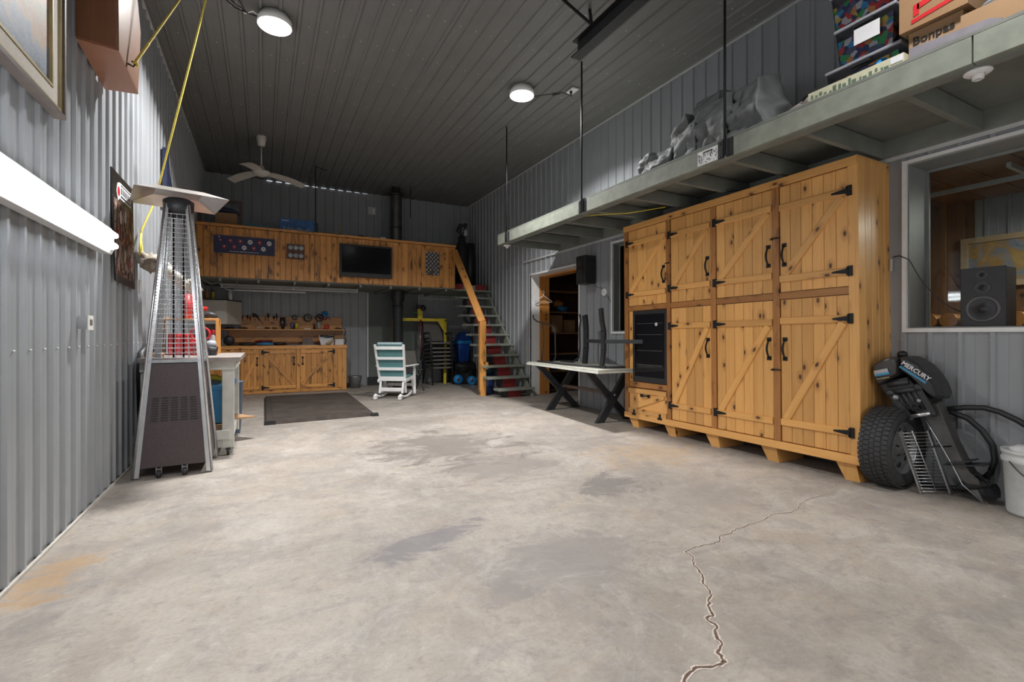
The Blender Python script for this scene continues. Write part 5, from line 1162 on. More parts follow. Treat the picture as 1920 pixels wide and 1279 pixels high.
board('handrail', M_burnL, stt, (3.80, 8.52, 1.45), (3.72, 9.87, 3.06), .15, .04, (-.2, -1, .8), .006)
board('rail_block', M_burnL, stt, (3.90, 8.54, .52), (3.90, 8.54, .66), .05, .06, (0, -1, 0))
ub = thing('blue_drum', 'dark blue plastic drum on the floor under the lowest stairs', 'drum', (4.0, 8.75, 0))
obj('drum_body', MB().lathe([(0, .003), (.15, .003), (.16, .05), (.16, .12), (.165, .13), (.16, .14), (.165, .36), (.17, .38), (.15, .40), (0, .40)], (4.0, 8.75, 0), n=28), plain('drum_blue', (.02, .04, .13), .4), ub)
single('blue_tub', MB().lathe([(0, .41), (.13, .41), (.15, .56), (.14, .58), (0, .58)], (4.02, 8.8, -.004), n=20), plain('teal_blue_tub', (.02, .10, .16), .45), 'teal blue tub stacked on the dark drum under the stairs', 'tub')
single('tyre_ring', MB().lathe([(.15, -.03), (.19, -.045), (.20, 0), (.19, .045), (.15, .03), (.15, -.03)], (4.15, 9.9, 1.62), (0, -1, 0), 28), M_black, 'small black tyre leaning behind the upper stairs', 'tyre')
# ------------------------------------------------------------------ under the loft: back wall panels
pn = struct('trim_5', MB().box(2.17, YB-.034, .2, 2.195, YB-.026, 2.19), M_white)
struct('trim_6', MB().box(3.40, YB-.034, .02, 3.425, YB-.026, 2.19), M_trim)
struct('trim_7', MB().box(3.425, YB-.034, 2.10, 4.7, YB-.026, 2.12), M_trim)
single('wall_panel', MB().box(2.195, YB-.05, .2, 3.40, YB-.027, 2.20), M_panelgr, 'smooth grey-green panel on the back wall behind the rocking chair', 'panel')
struct('baseboard_back', MB().box(2.17, YB-.06, 0, 3.42, YB-.027, .195), M_dark)
# base cabinet (workbench)
wbn = thing('workbench_cabinet', 'low scorched pine workbench cabinet with crossed braces and iron hinges', 'workbench', (.5, 10.85, 0))
BY = 10.85
obj('carcass', MB().box(-1.0, BY+.02, .01, 1.59, YB-.03, .94), M_burn, wbn)
board('worktop', M_burnL, wbn, (-1.0, 11.17, .945), (1.61, 11.17, .945), .66, .035, (0, 0, 1)); board('top_rail', M_burnL, wbn, (-1.0, BY+.02, .945), (1.61, BY+.02, .945), .07, .04, (0, -1, 0))
board('plinth_rail', M_burnL, wbn, (-1.0, BY+.02, .035), (1.60, BY+.02, .035), .06, .04, (0, -1, 0))
for x in (-.045, .636): board('post', M_burnL, wbn, (x, BY+.02, .065), (x, BY+.02, .91), .055 if x < 0 else .065, .035, (0, -1, 0))
for i in range(3): board('end_plank', M_burnL, wbn, (1.375+.09*i, BY+.02, .065), (1.375+.09*i, BY+.02, .91), .088, .025, (0, -1, 0))
def bdoor(x0, x1, up, hs, hd):
    d = obj('door', MB().box(x0+.004, BY+.005, .07, x1-.004, BY+.01, .905), M_burn, wbn); npk = 6; W = (x1-x0-.008)/npk
    for i in range(npk): board('plank', M_burn if i % 2 else M_burnL, d, (x0+.004+W*(i+.5), BY+.005, .07), (x0+.004+W*(i+.5), BY+.005, .905), W-.003, .014, (0, -1, 0), .004)
    for z in (.845, .125): board('ledge', M_burnL, d, (x0+.006, BY-.009, z), (x1-.006, BY-.009, z), .062, .016, (0, -1, 0))
    a, b = ((x0+.04, .155), (x1-.04, .815)) if up else ((x0+.04, .815), (x1-.04, .155))
    board('brace', M_burnL, d, (a[0], BY-.009, a[1]), (b[0], BY-.009, b[1]), .062, .014, (0, -1, 0))
    yy = BY-.027
    if hs:
        xh = x0+.004 if hs < 0 else x1-.004; s = 1 if hs < 0 else -1
        for z in (.845, .125):
            mb = MB(); mb.box(xh-s*.034, yy, z-.045, xh, yy+.03, z+.045); mb.prism([(xh, z-.024), (xh+s*.12, z-.007), (xh+s*.12, z+.007), (xh, z+.024)], 'y', yy-.003, yy+.003); obj('hinge', mb, M_blackm, d)
    xx = x1-.05 if hd > 0 else x0+.05
    mb = MB(); z = .66
    for s in (-1, 1): mb.box(xx-.02, yy, z+s*.07-.015, xx+.02, yy+.02, z+s*.07+.015)
    mb.tube([(xx, yy+.01-.03*math.sin(PI*i/8), z-.08+.02*i) for i in range(9)], .007, 6); obj('handle', mb, M_blackm, d)
bdoor(-.95, -.42, True, 0, 1); bdoor(-.415, -.073, True, 0, 1); bdoor(-.017, .603, False, -1, 1); bdoor(.67, 1.328, True, 1, -1)
for x in (-.02, .62): obj('hasp', MB().bar((x, BY-.03, .60), (x+.04, BY-.03, .54), .012, .01, (0, 1, 0)), M_blackm, wbn)
ts = thing('tool_board', 'orange plywood tool board with shelf above the workbench', 'tool board', (.5, 11.4, .98))
board('upper_panel', M_shelfw, ts, (-.44, YB-.04, 1.46), (1.585, YB-.04, 1.46), .27, .03, (0, -1, 0)); board('lower_panel', M_shelfw, ts, (-.66, YB-.04, 1.155), (1.585, YB-.04, 1.155), .30, .028, (0, -1, 0))
board('tool_shelf', M_shelfw, ts, (-.80, 11.33, 1.298), (1.625, 11.33, 1.298), .26, .026, (0, 0, 1))
obj('shelf_cleat', MB().box(-.66, 11.40, 1.05, 1.585, 11.482, 1.07), M_shelfw, ts)
# corner wall cabinet
wc_ = thing('corner_wall_cabinet', 'cream corner wall cabinet above the left end of the workbench', 'cabinet', (-.8, 11.2, 1.42))
obj('cabinet_box', MB().prism([(XL+.025, YB-.03), (XL+.025, 11.0), (-.67, 11.0), (-.435, 11.43), (-.435, YB-.03)], 'z', 1.41, 1.89), M_cream, wc_)
obj('cabinet_top', MB().prism([(XL+.024, YB-.03), (XL+.024, 10.98), (-.66, 10.98), (-.42, 11.42), (-.42, YB-.03)], 'z', 1.89, 1.905), M_dark, wc_)
def pdoor(a, b, nrm):
    a, b = Vector(a), Vector(b); d = obj('door', MB().hexa([(*a, 1.42), (*b, 1.42), (*(b+nrm*.018), 1.42), (*(a+nrm*.018), 1.42)], [(*a, 1.88), (*b, 1.88), (*(b+nrm*.018), 1.88), (*(a+nrm*.018), 1.88)]), M_cream, wc_)
    u = (b-a).normalized(); mb = MB()
    for p, q, z0, z1 in ((a, a+u*.045, 1.42, 1.88), (b-u*.045, b, 1.42, 1.88), (a+u*.045, b-u*.045, 1.83, 1.88), (a+u*.045, b-u*.045, 1.42, 1.47)):
        p = p+nrm*.018; q = q+nrm*.018; mb.hexa([(*p, z0), (*q, z0), (*(q+nrm*.008), z0), (*(p+nrm*.008), z0)], [(*p, z1), (*q, z1), (*(q+nrm*.008), z1), (*(p+nrm*.008), z1)])
    obj('door_frame', mb, M_cream, d)
pdoor((XL+.04, 11.0), (-.685, 11.0), Vector((0, -1))); nn_ = Vector((.43, -.235)).normalized(); pdoor((-.665, 11.01), (-.437, 11.43), nn_)
ZC = 1.906
single('red_brown_bottle', MB().lathe([(0, 0), (.03, 0), (.03, .12), (.012, .16), (.012, .19)], (-1.0, 11.1, ZC), n=14), M_orangep, 'brown bottle on the cream corner cabinet, nearest the wall', 'bottle')
yb_ = thing('yellow_bottle', 'slim yellow bottle with dark cap on the cream corner cabinet', 'bottle', (-.9, 11.1, ZC)); obj('bottle_body', MB().lathe([(0, 0), (.025, 0), (.025, .13), (.012, .16)], (-.9, 11.1, ZC), n=14), M_yel, yb_); obj('cap', MB().cyl((-.9, 11.1, ZC+.155), (-.9, 11.1, ZC+.19), .015, n=10), M_black, yb_)
wb_ = thing('white_spray_bottle', 'white spray bottle on the right of the cream corner cabinet', 'bottle', (-.61, 11.15, ZC)); obj('bottle_body', MB().lathe([(0, 0), (.04, 0), (.038, .12), (.03, .17), (.02, .18)], (-.61, 11.15, ZC), n=14), M_white, wb_); obj('spray_head', MB().cyl((-.61, 11.15, ZC+.175), (-.61, 11.15, ZC+.21), .014, n=8).box(-.64, 11.14, ZC+.195, -.59, 11.16, ZC+.21), M_white, wb_)
# tools on the board
TY = 11.455
def tool(x, z0, z1, label, hm=M_black, tilt=0, r=.016):
    t = thing('hand_tool', label, 'tool', (x, TY, z0), group=None)
    obj('tool_shaft', MB().cyl((x+tilt, TY, z0), (x, TY-.005, (z0+z1)/2), .006, n=6), M_steel_t, t)
    obj('tool_grip', MB().tube([(x, TY-.005, (z0+z1)/2-.01), (x-tilt*.3, TY-.008, (z0*.3+z1*.7)), (x-tilt*.5, TY-.008, z1)], [r*.6, r, r*.6], 8), hm, t)
specs = [(-.40, 1.50, 1.60, 'small red-gripped tool, leftmost on the tool board', M_redp, 0, .018), (-.31, 1.50, 1.62, 'dark tool second from the left on the tool board', M_black, .0, .02), (-.26, 1.48, 1.59, 'short dark red tool third from the left on the tool board', M_redp, 0, .02),
 (-.19, 1.50, 1.66, 'black-handled pliers leaning left on the tool board', M_black, .03, .018), (-.14, 1.50, 1.655, 'black-handled pliers right beside the leaning pair', M_black, .05, .018), (-.09, 1.44, 1.63, 'long tilted screwdriver right of the pliers on the tool board', M_black, .07, .012),
 (.03, 1.50, 1.60, 'thin short screwdriver left of the big black-handled one', M_steel_t, 0, .008), (.08, 1.49, 1.665, 'big black-handled screwdriver standing alone on the tool board', M_black, 0, .02), (.19, 1.51, 1.61, 'squat black tool left of the tall screwdriver', M_black, 0, .022), (.245, 1.50, 1.66, 'tall black screwdriver at the end of the row', M_black, 0, .016)]
for x, a, b, l, m, tl, r in specs: tool(x, a, b, l, m, tl, r)
pr = thing('hanging_pliers', 'bunch of open pliers hanging right of the screwdriver row', 'pliers', (.36, TY, 1.36))
for i, dx in enumerate((-.05, -.01, .03, .06)): obj('plier_arm', MB().tube([(.36+dx*.5, TY-.01*i, 1.58), (.36+dx, TY-.01*i, 1.48), (.37+dx*1.2, TY-.01*i, 1.38)], [.02, .012, .006], 8), M_steel_t if i % 2 else M_black, pr)
def reel(x, z, r, label, m1, m2, ax=(0, -1, 0)):
    t = thing('tape_reel', label, 'reel', (x, TY-.03, z-r)); obj('reel_body', MB().lathe([(r*.35, -.03), (r, -.03), (r*1.02, 0), (r, .03), (r*.35, .03), (r*.35, -.03)], (x, TY-.04, z), ax, 20), m1, t)
    obj('reel_core', MB().lathe([(r*.34, .025), (r*.5, .034), (r*.7, .034), (r*.72, .03)], (x, TY-.04, z), ax, 20), m2, t)
reel(.60, 1.58, .055, 'small dark tape reel with grey centre on the tool board', M_black, M_tape)
reel(.86, 1.575, .085, 'large brown and grey wire reel on the tool board', plain('coiled_brown_wire', (.12, .08, .06), .5), M_tape, (.2, -1, .2))
reel(1.10, 1.58, .08, 'tangled steel coil left of the blue roll', M_steel_t, plain('copper_brown', (.25, .12, .08), .4), (.4, -1, .3))
reel(1.22, 1.67, .062, 'round blue tape roll at the top of the tool board', M_blueL, M_blueL, (.3, -1, .1))
reel(1.22, 1.58, .045, 'pink-centred tape roll just below the blue one', M_redp, plain('pink_core', (.6, .3, .35), .5), (0, -1, .1))
single('hook_clamp', MB().tube([(1.04, TY-.06, 1.50), (1.10, TY-.06, 1.46), (1.16, TY-.06, 1.52)], .01, 8), M_chrome, 'shiny curved clamp hanging below the steel coil', 'clamp')
single('paper_roll', MB().cyl((1.29, TY-.03, 1.60), (1.34, TY-.03, 1.54), .014, n=10), M_tan, 'small pale roll right of the blue tape roll', 'roll')
ZS = 1.325; SY = 11.33
def can(x, h, r, label, m, capm=None, y=SY):
    t = thing('spray_can', label, 'can', (x, y, ZS)); obj('can_body', MB().lathe([(0, 0), (r, 0), (r, h*.82), (r*.6, h*.92), (0, h*.92)], (x, y, ZS), n=16), m, t)
    if capm: obj('cap', MB().lathe([(r*.5, h*.88), (r*.5, h), (0, h)], (x, y, ZS), n=12), capm, t)
can(.36, .14, .032, 'short black can with white cap on the tool shelf', M_black, M_white); can(.54, .15, .03, 'purple and white striped can on the tool shelf', plain('purple_can', (.12, .10, .28), .4), M_black); can(.63, .15, .036, 'black and yellow can right of the purple one', M_yel, M_black)
can(.595, .13, .02, 'narrow dark can between the purple and yellow cans', M_black, M_black, SY+.04); can(1.08, .16, .035, 'clear grey bottle right on the tool shelf', M_tape, M_white); can(.99, .13, .022, 'small orange-capped bottle on the tool shelf', M_black, M_orangep)
single('white_wrapper', MB().box(.78, SY-.04, ZS, .92, SY+.03, ZS+.02), M_white, 'flat white packet lying on the tool shelf', 'packet')
single('red_tape_roll', MB().lathe([(.02, -.02), (.055, -.02), (.055, .02), (.02, .02), (.02, -.02)], (1.25, SY, ZS+.056), (0, -1, 0), 18), M_red, 'red tape roll standing on the tool shelf', 'roll')
single('dark_clamp', MB().tube([(1.42, SY, ZS+.012), (1.48, SY, ZS+.03), (1.56, SY, ZS+.014)], [.008, .018, .008], 8), M_dark, 'dark brown clamp at the right end of the tool shelf', 'clamp')
for x, l, m, nm_ in ((-.62, .18, M_black, 'long dark spanner at the left end of the tool shelf'), (-.38, .16, M_dark, 'dark case of bits on the left of the tool shelf'), (-.10, .12, M_trim, 'light metal tool lying on the tool shelf'), (.06, .10, M_black, 'black sanding block lying on the tool shelf'), (.20, .10, M_framed, 'brown block lying on the tool shelf')):
    single('shelf_tool', MB().tube([(x-l/2, SY-.03, ZS+.014), (x-l/4, SY-.03, ZS+.022), (x+l/4, SY-.03, ZS+.02), (x+l/2, SY-.03, ZS+.012)], [.008, .02, .018, .008], 8), m, nm_, 'tool')
ZB = .981
for x, w_, m, l in ((-.30, .28, M_dark, 'grey folded cloth on the workbench'), (.02, .30, M_blue, 'blue folded cloth on the workbench under red gloves'), (.30, .22, M_black, 'dark tangled cable on the workbench')):
    single('folded_cloth', MB().sph((x, 11.05, ZB+.03), (w_*.55, .12, .035), 20, 8, .3, int(x*9)+4), m, l, 'cloth')
single('red_gloves', MB().sph((.0, 11.10, ZB+.085), (.16, .08, .028), 18, 8, .35, 7), M_redp, 'dark red gloves on top of the folded cloths', 'gloves')
single('canvas_sack', MB().hexa([(.72, 11.05, ZB), (.96, 11.05, ZB), (.96, 11.15, ZB), (.72, 11.15, ZB)], [(.74, 11.06, 1.13), (.92, 11.06, 1.14), (.92, 11.12, 1.14), (.74, 11.12, 1.13)]), plain('taupe_sack', (.16, .12, .11), .8), 'small taupe sack standing on the workbench', 'sack')
single('steel_square', MB().box(.45, 11.0, ZB, 1.02, 11.03, ZB+.008), M_steel_t, 'long steel rule lying on the workbench', 'rule')
wbx = thing('white_tool_tray', 'open white box of tools on the right of the workbench', 'box', (1.22, 11.15, ZB)); obj('tray_body', MB().hexa([(1.10, 11.05, ZB), (1.36, 11.05, ZB), (1.36, 11.2, ZB), (1.10, 11.2, ZB)], [(1.06, 11.03, 1.12), (1.36, 11.03, 1.05), (1.36, 11.22, 1.19), (1.06, 11.22, 1.19)]), M_white, wbx)
single('orange_clamp', MB().tube([(1.20, 11.0, ZB+.02), (1.27, 11.0, ZB+.05), (1.34, 11.0, ZB+.10)], [.02, .03, .02], 10), M_tan, 'tan and orange sander lying against the white tool box', 'tool')
single('mixed_tools', MB().sph((1.22, 11.14, 1.16), (.13, .06, .03), 16, 8, .6, 3), M_dark, 'dark tools heaped in the open white box', 'tools')
single('white_carton', MB().box(1.385, 11.0, ZB, 1.56, 11.15, 1.11), M_paper, 'closed white carton at the right end of the workbench', 'carton')
cbox(1.37, 10.99, 1.111, 1.57, 11.16, 1.19, 'flat brown box on top of the closed white carton', M_card)
single('coiled_cord', MB().tube([(1.62, 11.3, 1.35), (1.64, 11.25, 1.25), (1.60, 11.25, 1.15), (1.65, 11.25, 1.08), (1.62, 11.25, 1.0)], .010, 6), M_black, 'black cord hanging at the right end of the tool shelf', 'cord')
# unlit strip lights under the loft
for (x0, x1, y, z, l, r) in ((-.72, 1.76, 10.4, 2.10, 'long unlit twin strip light under the loft', .02),):
    t = thing('unlit_strip_light', l, 'light', ((x0+x1)/2, y, z)); obj('light_housing', MB().prism([(y-.06, z+.03), (y+.06, z+.03), (y+.03, z+.064), (y-.03, z+.064)], 'x', x0, x1), M_white, t)
    for dy in (-.04, .04): obj('tube', MB().cyl((x0+.02, y+dy, z+.005), (x1-.02, y+dy, z+.005), .016, n=10), M_tubeoff, t)
    for xx in (x0+.015, x1-.015, (x0+x1)/2): obj('tube_socket', MB().box(xx-.01, y-.06, z-.012, xx+.01, y+.06, z+.03), M_white, t)
t = thing('short_strip_light', 'shorter unlit slim strip light hung below the long one', 'light', (.1, 10.4, 2.02)); obj('tube', MB().cyl((-.50, 10.28, 2.045), (.73, 10.28, 2.045), .018, n=10), M_tubeoff, t)
for xx in (-.45, .68): obj('hanger_wire', MB().cyl((xx, 10.28, 2.05), (xx, 10.28, 2.21), .003, n=6), M_trim, t)
single('light_cable', MB().tube([(-.98, 10.1, 2.20), (-.85, 10.1, 2.12), (-.75, 10.2, 2.16), (-.62, 10.25, 2.05), (-.5, 10.27, 2.02)], .006, 6), M_trim, 'pale cable drooping to the short strip light', 'cable')
# galvanised bucket
gb = thing('metal_bucket', 'small galvanised bucket on the floor right of the workbench', 'bucket', (1.83, 11.15, 0)); obj('bucket_shell', MB().lathe([(0, .003), (.11, .003), (.145, .25), (.15, .26), (.138, .25), (.10, .02)], (1.83, 11.15, 0), n=26), M_galv, gb)
obj('bucket_rim', MB().lathe([(.148, .25), (.154, .255), (.154, .265), (.148, .268)], (1.83, 11.15, 0), n=26), M_galv, gb)
# gantry
ga = thing('yellow_gantry', 'yellow tubular engine hoist frame on the back wall', 'hoist', (3.3, 11.1, 0)); GY = 11.05
obj('cross_beam', MB().box(2.68, GY, 1.53, 3.98, GY+.06, 1.60), M_yel, ga); obj('side_leg', MB().prism([(3.92, 1.54), (3.98, 1.58), (3.97, 0), (3.91, 0)], 'y', GY, GY+.05), M_yel, ga); obj('side_leg', MB().box(2.655, GY, 0, 2.69, GY+.04, 1.56), M_yel, ga)
obj('gusset', MB().prism([(3.76, 1.535), (3.915, 1.535), (3.915, 1.28)], 'y', GY+.01, GY+.03), M_yel, ga)
obj('mast', MB().box(3.25, GY-.03, 1.56, 3.36, GY+.03, 1.84), M_yel, ga); obj('winch', MB().box(3.24, GY-.05, 1.82, 3.40, GY+.05, 1.92).sph((3.38, GY-.03, 1.84), .07, 10, 8), M_black, ga)
obj('winch_handle', MB().box(3.14, GY-.04, 1.72, 3.25, GY-.02, 1.74), M_green, ga); obj('hoist_rod', MB().cyl((3.325, GY-.02, 1.56), (3.325, GY-.02, .75), .018, n=10), M_redp, ga); obj('hoist_rod', MB().cyl((3.30, GY-.04, 1.4), (3.30, GY-.04, .65), .008, n=8), M_chrome, ga)
# stacked chairs
def chair(x, y, z, label, grp):
    c = thing('stacking_chair', label, 'chair', (x, y, z), group=grp, local=True); r = .019
    for s in (-1, 1):
        obj('leg', MB().tube([(s*.27, -.28, .002), (s*.265, -.25, .40), (s*.27, -.24, .60), (s*.275, -.20, .64), (s*.28, .05, .64), (s*.27, .12, .60)], r, 6), M_dark, c)
        obj('leg', MB().tube([(s*.26, .30, .002), (s*.255, .18, .36), (s*.25, .16, .42)], r, 6), M_dark, c)
        obj('back_post', MB().tube([(s*.25, .10, .40), (s*.25, .22, .70), (s*.24, .30, .98)], r, 6), M_dark, c)
    obj('seat', MB().hexa([(-.265, -.25, .385), (.265, -.25, .385), (.26, .16, .345), (-.26, .16, .345)], [(-.265, -.25, .43), (.265, -.25, .43), (.26, .16, .39), (-.26, .16, .39)]), M_sling, c, bevel=.008)
    for s in (-1, 1): obj('armrest', MB().prism([(-.24, .625), (.10, .61), (.12, .64), (-.20, .665), (-.25, .65)], 'x', s*.30-.025, s*.30+.025), M_dark, c, bevel=.006)
    obj('backrest', MB().hexa([(-.24, .12, .45), (.24, .12, .45), (.24, .14, .45), (-.24, .14, .45)], [(-.22, .30, 1.02), (.22, .30, 1.02), (.22, .32, 1.01), (-.22, .32, 1.01)]), M_sling, c)
    return c
def dup(root, loc, label, rz=0, local=True):
    r_ = root.copy(); COL.objects.link(r_); r_.location = loc; r_.rotation_euler[2] = rz; r_['label'] = label
    for ch in list(root.children):
        c_ = ch.copy(); COL.objects.link(c_); c_.parent = r_
        for g_ in ch.children: d_ = g_.copy(); COL.objects.link(d_); d_.parent = c_
    return r_
c0 = chair(3.78, 11.12, 0, 'charcoal sling chair at the bottom of the stack of patio chairs', 'stacked patio chairs'); c0.rotation_euler[2] = .12
words = ['second', 'third', 'fourth', 'fifth', 'sixth']
for k in range(5): dup(c0, (3.78-.012*(k+1), 11.12-.028*(k+1), .095*(k+1)), 'charcoal sling chair, %s from the floor in the patio chair stack' % words[k], .12)
dup(c0, (3.68, 10.95, .60), 'charcoal sling chair topmost on the stack with its tall back showing', .12)
fc = thing('folding_chair', 'dark grey folding chair behind the white rocking chair', 'chair', (2.80, 10.1, 0), local=True)
obj('backrest', MB().hexa([(-.21, .14, .52), (.21, .14, .52), (.21, .16, .52), (-.21, .16, .52)], [(-.18, .22, .85), (.18, .22, .85), (.18, .24, .85), (-.18, .24, .85)]), M_sling, fc, bevel=.02)
obj('back_frame', MB().tube([(-.23, .05, .45), (-.21, .18, .70), (-.19, .24, .86), (0, .25, .88), (.19, .24, .86), (.21, .18, .70), (.23, .05, .45)], .012, 8), M_dark, fc); obj('seat', MB().box(-.22, -.24, .44, .22, .14, .465), M_dark, fc, bevel=.008)
for s in (-1, 1): obj('leg', MB().tube([(s*.23, .2, .45), (s*.23, -.26, .002)], .012, 8), M_dark, fc); obj('leg', MB().tube([(s*.215, -.2, .44), (s*.215, .26, .002)], .012, 8), M_dark, fc)
single('dark_crate', MB().box(2.62, 10.45, 0, 3.0, 10.75, .20), M_dark, 'low dark crate on the floor behind the folding chair', 'crate')
# blue things right of the stack
bt = thing('blue_wall_bin', 'tall deep blue plastic bin with slanted lid right of the stacked chairs', 'bin', (4.42, 11.1, .52))
obj('bin_body', MB().hexa([(4.30, 11.0, .53), (4.54, 11.0, .53), (4.54, 11.25, .53), (4.30, 11.25, .53)], [(4.25, 10.95, 1.0), (4.60, 10.95, 1.0), (4.60, 11.3, 1.0), (4.25, 11.3, 1.0)]), M_blue2, bt, bevel=.02)
obj('bin_rim', MB().box(4.24, 10.94, .98, 4.61, 11.31, 1.06), M_blueL, bt, bevel=.01); obj('bin_lid', MB().hexa([(4.25, 10.95, 1.06), (4.60, 10.95, 1.06), (4.60, 11.3, 1.06), (4.25, 11.3, 1.06)], [(4.37, 11.0, 1.27), (4.57, 11.0, 1.27), (4.57, 11.25, 1.27), (4.37, 11.25, 1.27)]), M_blue2, bt, bevel=.02)
single('black_crate', MB().box(4.15, 10.9, 0, 4.68, 11.4, .525), M_black, 'black crate under the deep blue bin', 'crate', bevel=.02)
for (x, y, r, l) in ((4.16, 10.72, .12, 'blue plastic float left of the other on the floor by the stair foot'), (4.36, 10.35, .115, 'blue plastic float with red mark nearest the stair post')):
    t = thing('blue_float', l, 'float', (x, y, 0)); obj('float_body', MB().lathe([(0, .07), (r*.7, .06), (r, .02), (r, -.02), (r*.7, -.06), (0, -.07)], (x, y, r+.003), (-.35, -1, 0), 24), M_blueL, t)
    obj('hub_mark', MB().lathe([(0, .076), (r*.25, .072), (r*.26, .06)], (x, y, r+.003), (-.35, -1, 0), 12), M_redp, t)
single('black_bag', MB().sph((4.35, 10.75, .42), (.26, .14, .13), 18, 10, .4, 6).box(4.2, 10.68, .0, 4.5, 10.82, .4), M_black, 'black bulging bag between the blue bin and floats', 'bag')

# ------------------------------------------------------------------ rubber mat / ramp
mt = thing('floor_mat', 'thick dark brown rubber-topped platform mat on the concrete floor', 'mat', (.75, 8.6, 0))
obj('mat_slab', MB().hexa([(.0, 7.08, .002), (1.46, 7.14, .002), (1.50, 9.95, .002), (.0, 10.0, .002)], [(.03, 7.12, .055), (1.43, 7.18, .055), (1.47, 9.9, .055), (.03, 9.95, .055)]), M_mat, mt, bevel=.006)
obj('mat_surface', MB().hexa([(.10, 7.2, .055), (1.38, 7.25, .055), (1.42, 9.85, .055), (.10, 9.9, .055)], [(.11, 7.21, .063), (1.37, 7.26, .063), (1.41, 9.84, .063), (.11, 9.89, .063)]), plain('worn_mat_top', (.045, .033, .026), .95, 0, .4, 4, .2), mt)
obj('corner_notch', MB().box(1.40, 7.10, .004, 1.50, 7.2, .04).box(.0, 7.06, .004, .14, 7.1, .05), M_black, mt)

# ------------------------------------------------------------------ rocking chair (faces away, turned right)
rc = thing('rocking_chair', 'white slatted glider rocking chair with teal cushions seen from behind', 'rocking chair', (2.18, 9.02, 0), rotz=math.radians(-34), local=True)
def bb_(name, p, q, w_, t_, up=(0, 1, 0), m=M_white): return obj(name, MB().bar(p, q, w_, t_, up), m, rc, bevel=.006)
for s in (-1, 1):
    bb_('back_post', (s*.235, .02, .10), (s*.275, -.22, 1.02), .045, .035)
    obj('rocker', MB().tube([(s*.24, -.28+.07*i, .03+.06*abs((i-4.5)/4.5)**2.2) for i in range(10)], .026, 8), M_white, rc)
    bb_('front_leg', (s*.31, .34, .05), (s*.30, .34, .60), .05, .03); bb_('front_post', (s*.27, .42, .06), (s*.28, .26, .36), .045, .03)
    obj('armrest', MB().prism([(s*.25, -.08), (s*.31, -.10), (s*.36, .2), (s*.37, .42), (s*.33, .47), (s*.29, .42), (s*.27, .1)], 'z', .60, .625), M_white, rc, bevel=.006)
    bb_('seat_rail', (s*.26, -.1, .33), (s*.28, .40, .38), .06, .03, (1, 0, 0)); bb_('glider_arm', (s*.22, -.12, .10), (s*.22, -.06, .32), .04, .03)
    obj('rocker_foot', MB().box(s*.235-.03, -.33, .005, s*.235+.03, -.24, .085), M_white, rc, bevel=.01)
for z, w_ in ((.955, .06), (.76, .05), (.56, .055), (.37, .085)):
    f = (z-.10)/.92; yq = .02-.24*f-.02; xx = .235+.04*f
    obj('back_slat', MB().box(-xx+.01, yq-.012, z-w_/2, xx-.01, yq+.008, z+w_/2), M_white, rc, bevel=.004)
bb_('cross_rail', (-.22, -.10, .17), (.22, -.10, .17), .03, .07, (0, 0, 1)); bb_('cross_rail', (-.26, .38, .22), (.26, .38, .22), .03, .06, (0, 0, 1))
obj('seat_frame', MB().box(-.26, -.08, .33, .26, .42, .36), M_white, rc)
def qf(z): return .02-.24*(z-.10)/.92
obj('back_cushion', MB().hexa([(-.23, qf(.4)+.0, .40), (.23, qf(.4)+.0, .40), (.23, qf(.4)+.08, .40), (-.23, qf(.4)+.08, .40)], [(-.24, qf(1.02)+.01, 1.03), (.24, qf(1.02)+.01, 1.03), (.24, qf(1.02)+.10, 1.03), (-.24, qf(1.02)+.10, 1.03)]), M_teal, rc, bevel=.02)
obj('cushion_piping', MB().box(-.235, qf(1.03)+.0, 1.015, .235, qf(1.03)+.1, 1.06), M_tealL, rc, bevel=.015)
obj('seat_cushion', MB().box(-.25, .02, .362, .25, .42, .44), M_teal, rc, bevel=.02)

# ------------------------------------------------------------------ ceiling fixtures
def disc(x, y, label):
    t = thing('ceiling_light', label, 'light', (x, y, 4.43))
    obj('light_housing', MB().lathe([(0, 4.56), (.13, 4.56), (.165, 4.50), (.168, 4.445), (.160, 4.445), (.158, 4.48), (0, 4.48)], (x, y, 0), n=40), M_white, t)
    obj('diffuser', MB().lathe([(.16, 4.452), (.155, 4.437), (.10, 4.431), (0, 4.43)], (x, y, 0), n=40), M_lampw, t); return t
dl = disc(*LIGHTS[0], 'bright round ceiling light on the left, beside looped black cord'); dr_ = disc(*LIGHTS[1], 'bright round ceiling light on the right, near the mezzanine rods')
for (x, y), q in zip(HIDDEN, ('above the left front of the room', 'above the right front of the room', 'nearest the front wall')):
    t = thing('ceiling_light', 'round ceiling light '+q, 'light', (x, y, 4.44), group='ceiling lights out of view'); obj('light_housing', MB().lathe([(0, 4.56), (.13, 4.56), (.165, 4.50), (.168, 4.445), (.160, 4.445), (.158, 4.48), (0, 4.48)], (x, y, 0), n=32), M_white, t); obj('diffuser', MB().lathe([(.16, 4.452), (.155, 4.437), (0, 4.43)], (x, y, 0), n=32), M_lampw, t)
oc_ = thing('ceiling_outlet', 'small white ceiling outlet right of the right-hand light', 'outlet', (3.74, 5.35, 4.53)); obj('outlet_plate', MB().box(3.69, 5.27, 4.535, 3.79, 5.43, 4.553), M_white, oc_); obj('plug', MB().cyl((3.72, 5.35, 4.50), (3.72, 5.35, 4.536), .018, n=10), M_black, oc_)
obj('light_cord', MB().tube([(3.72, 5.35, 4.50), (3.70, 5.30, 4.44), (3.60, 5.28, 4.44), (3.48, 5.25, 4.42), (3.38, 5.30, 4.40), (3.42, 5.36, 4.41), (3.50, 5.28, 4.42), (3.40, 5.40, 4.44), (3.27, 5.60, 4.47)], .006, 6), M_black, dr_)
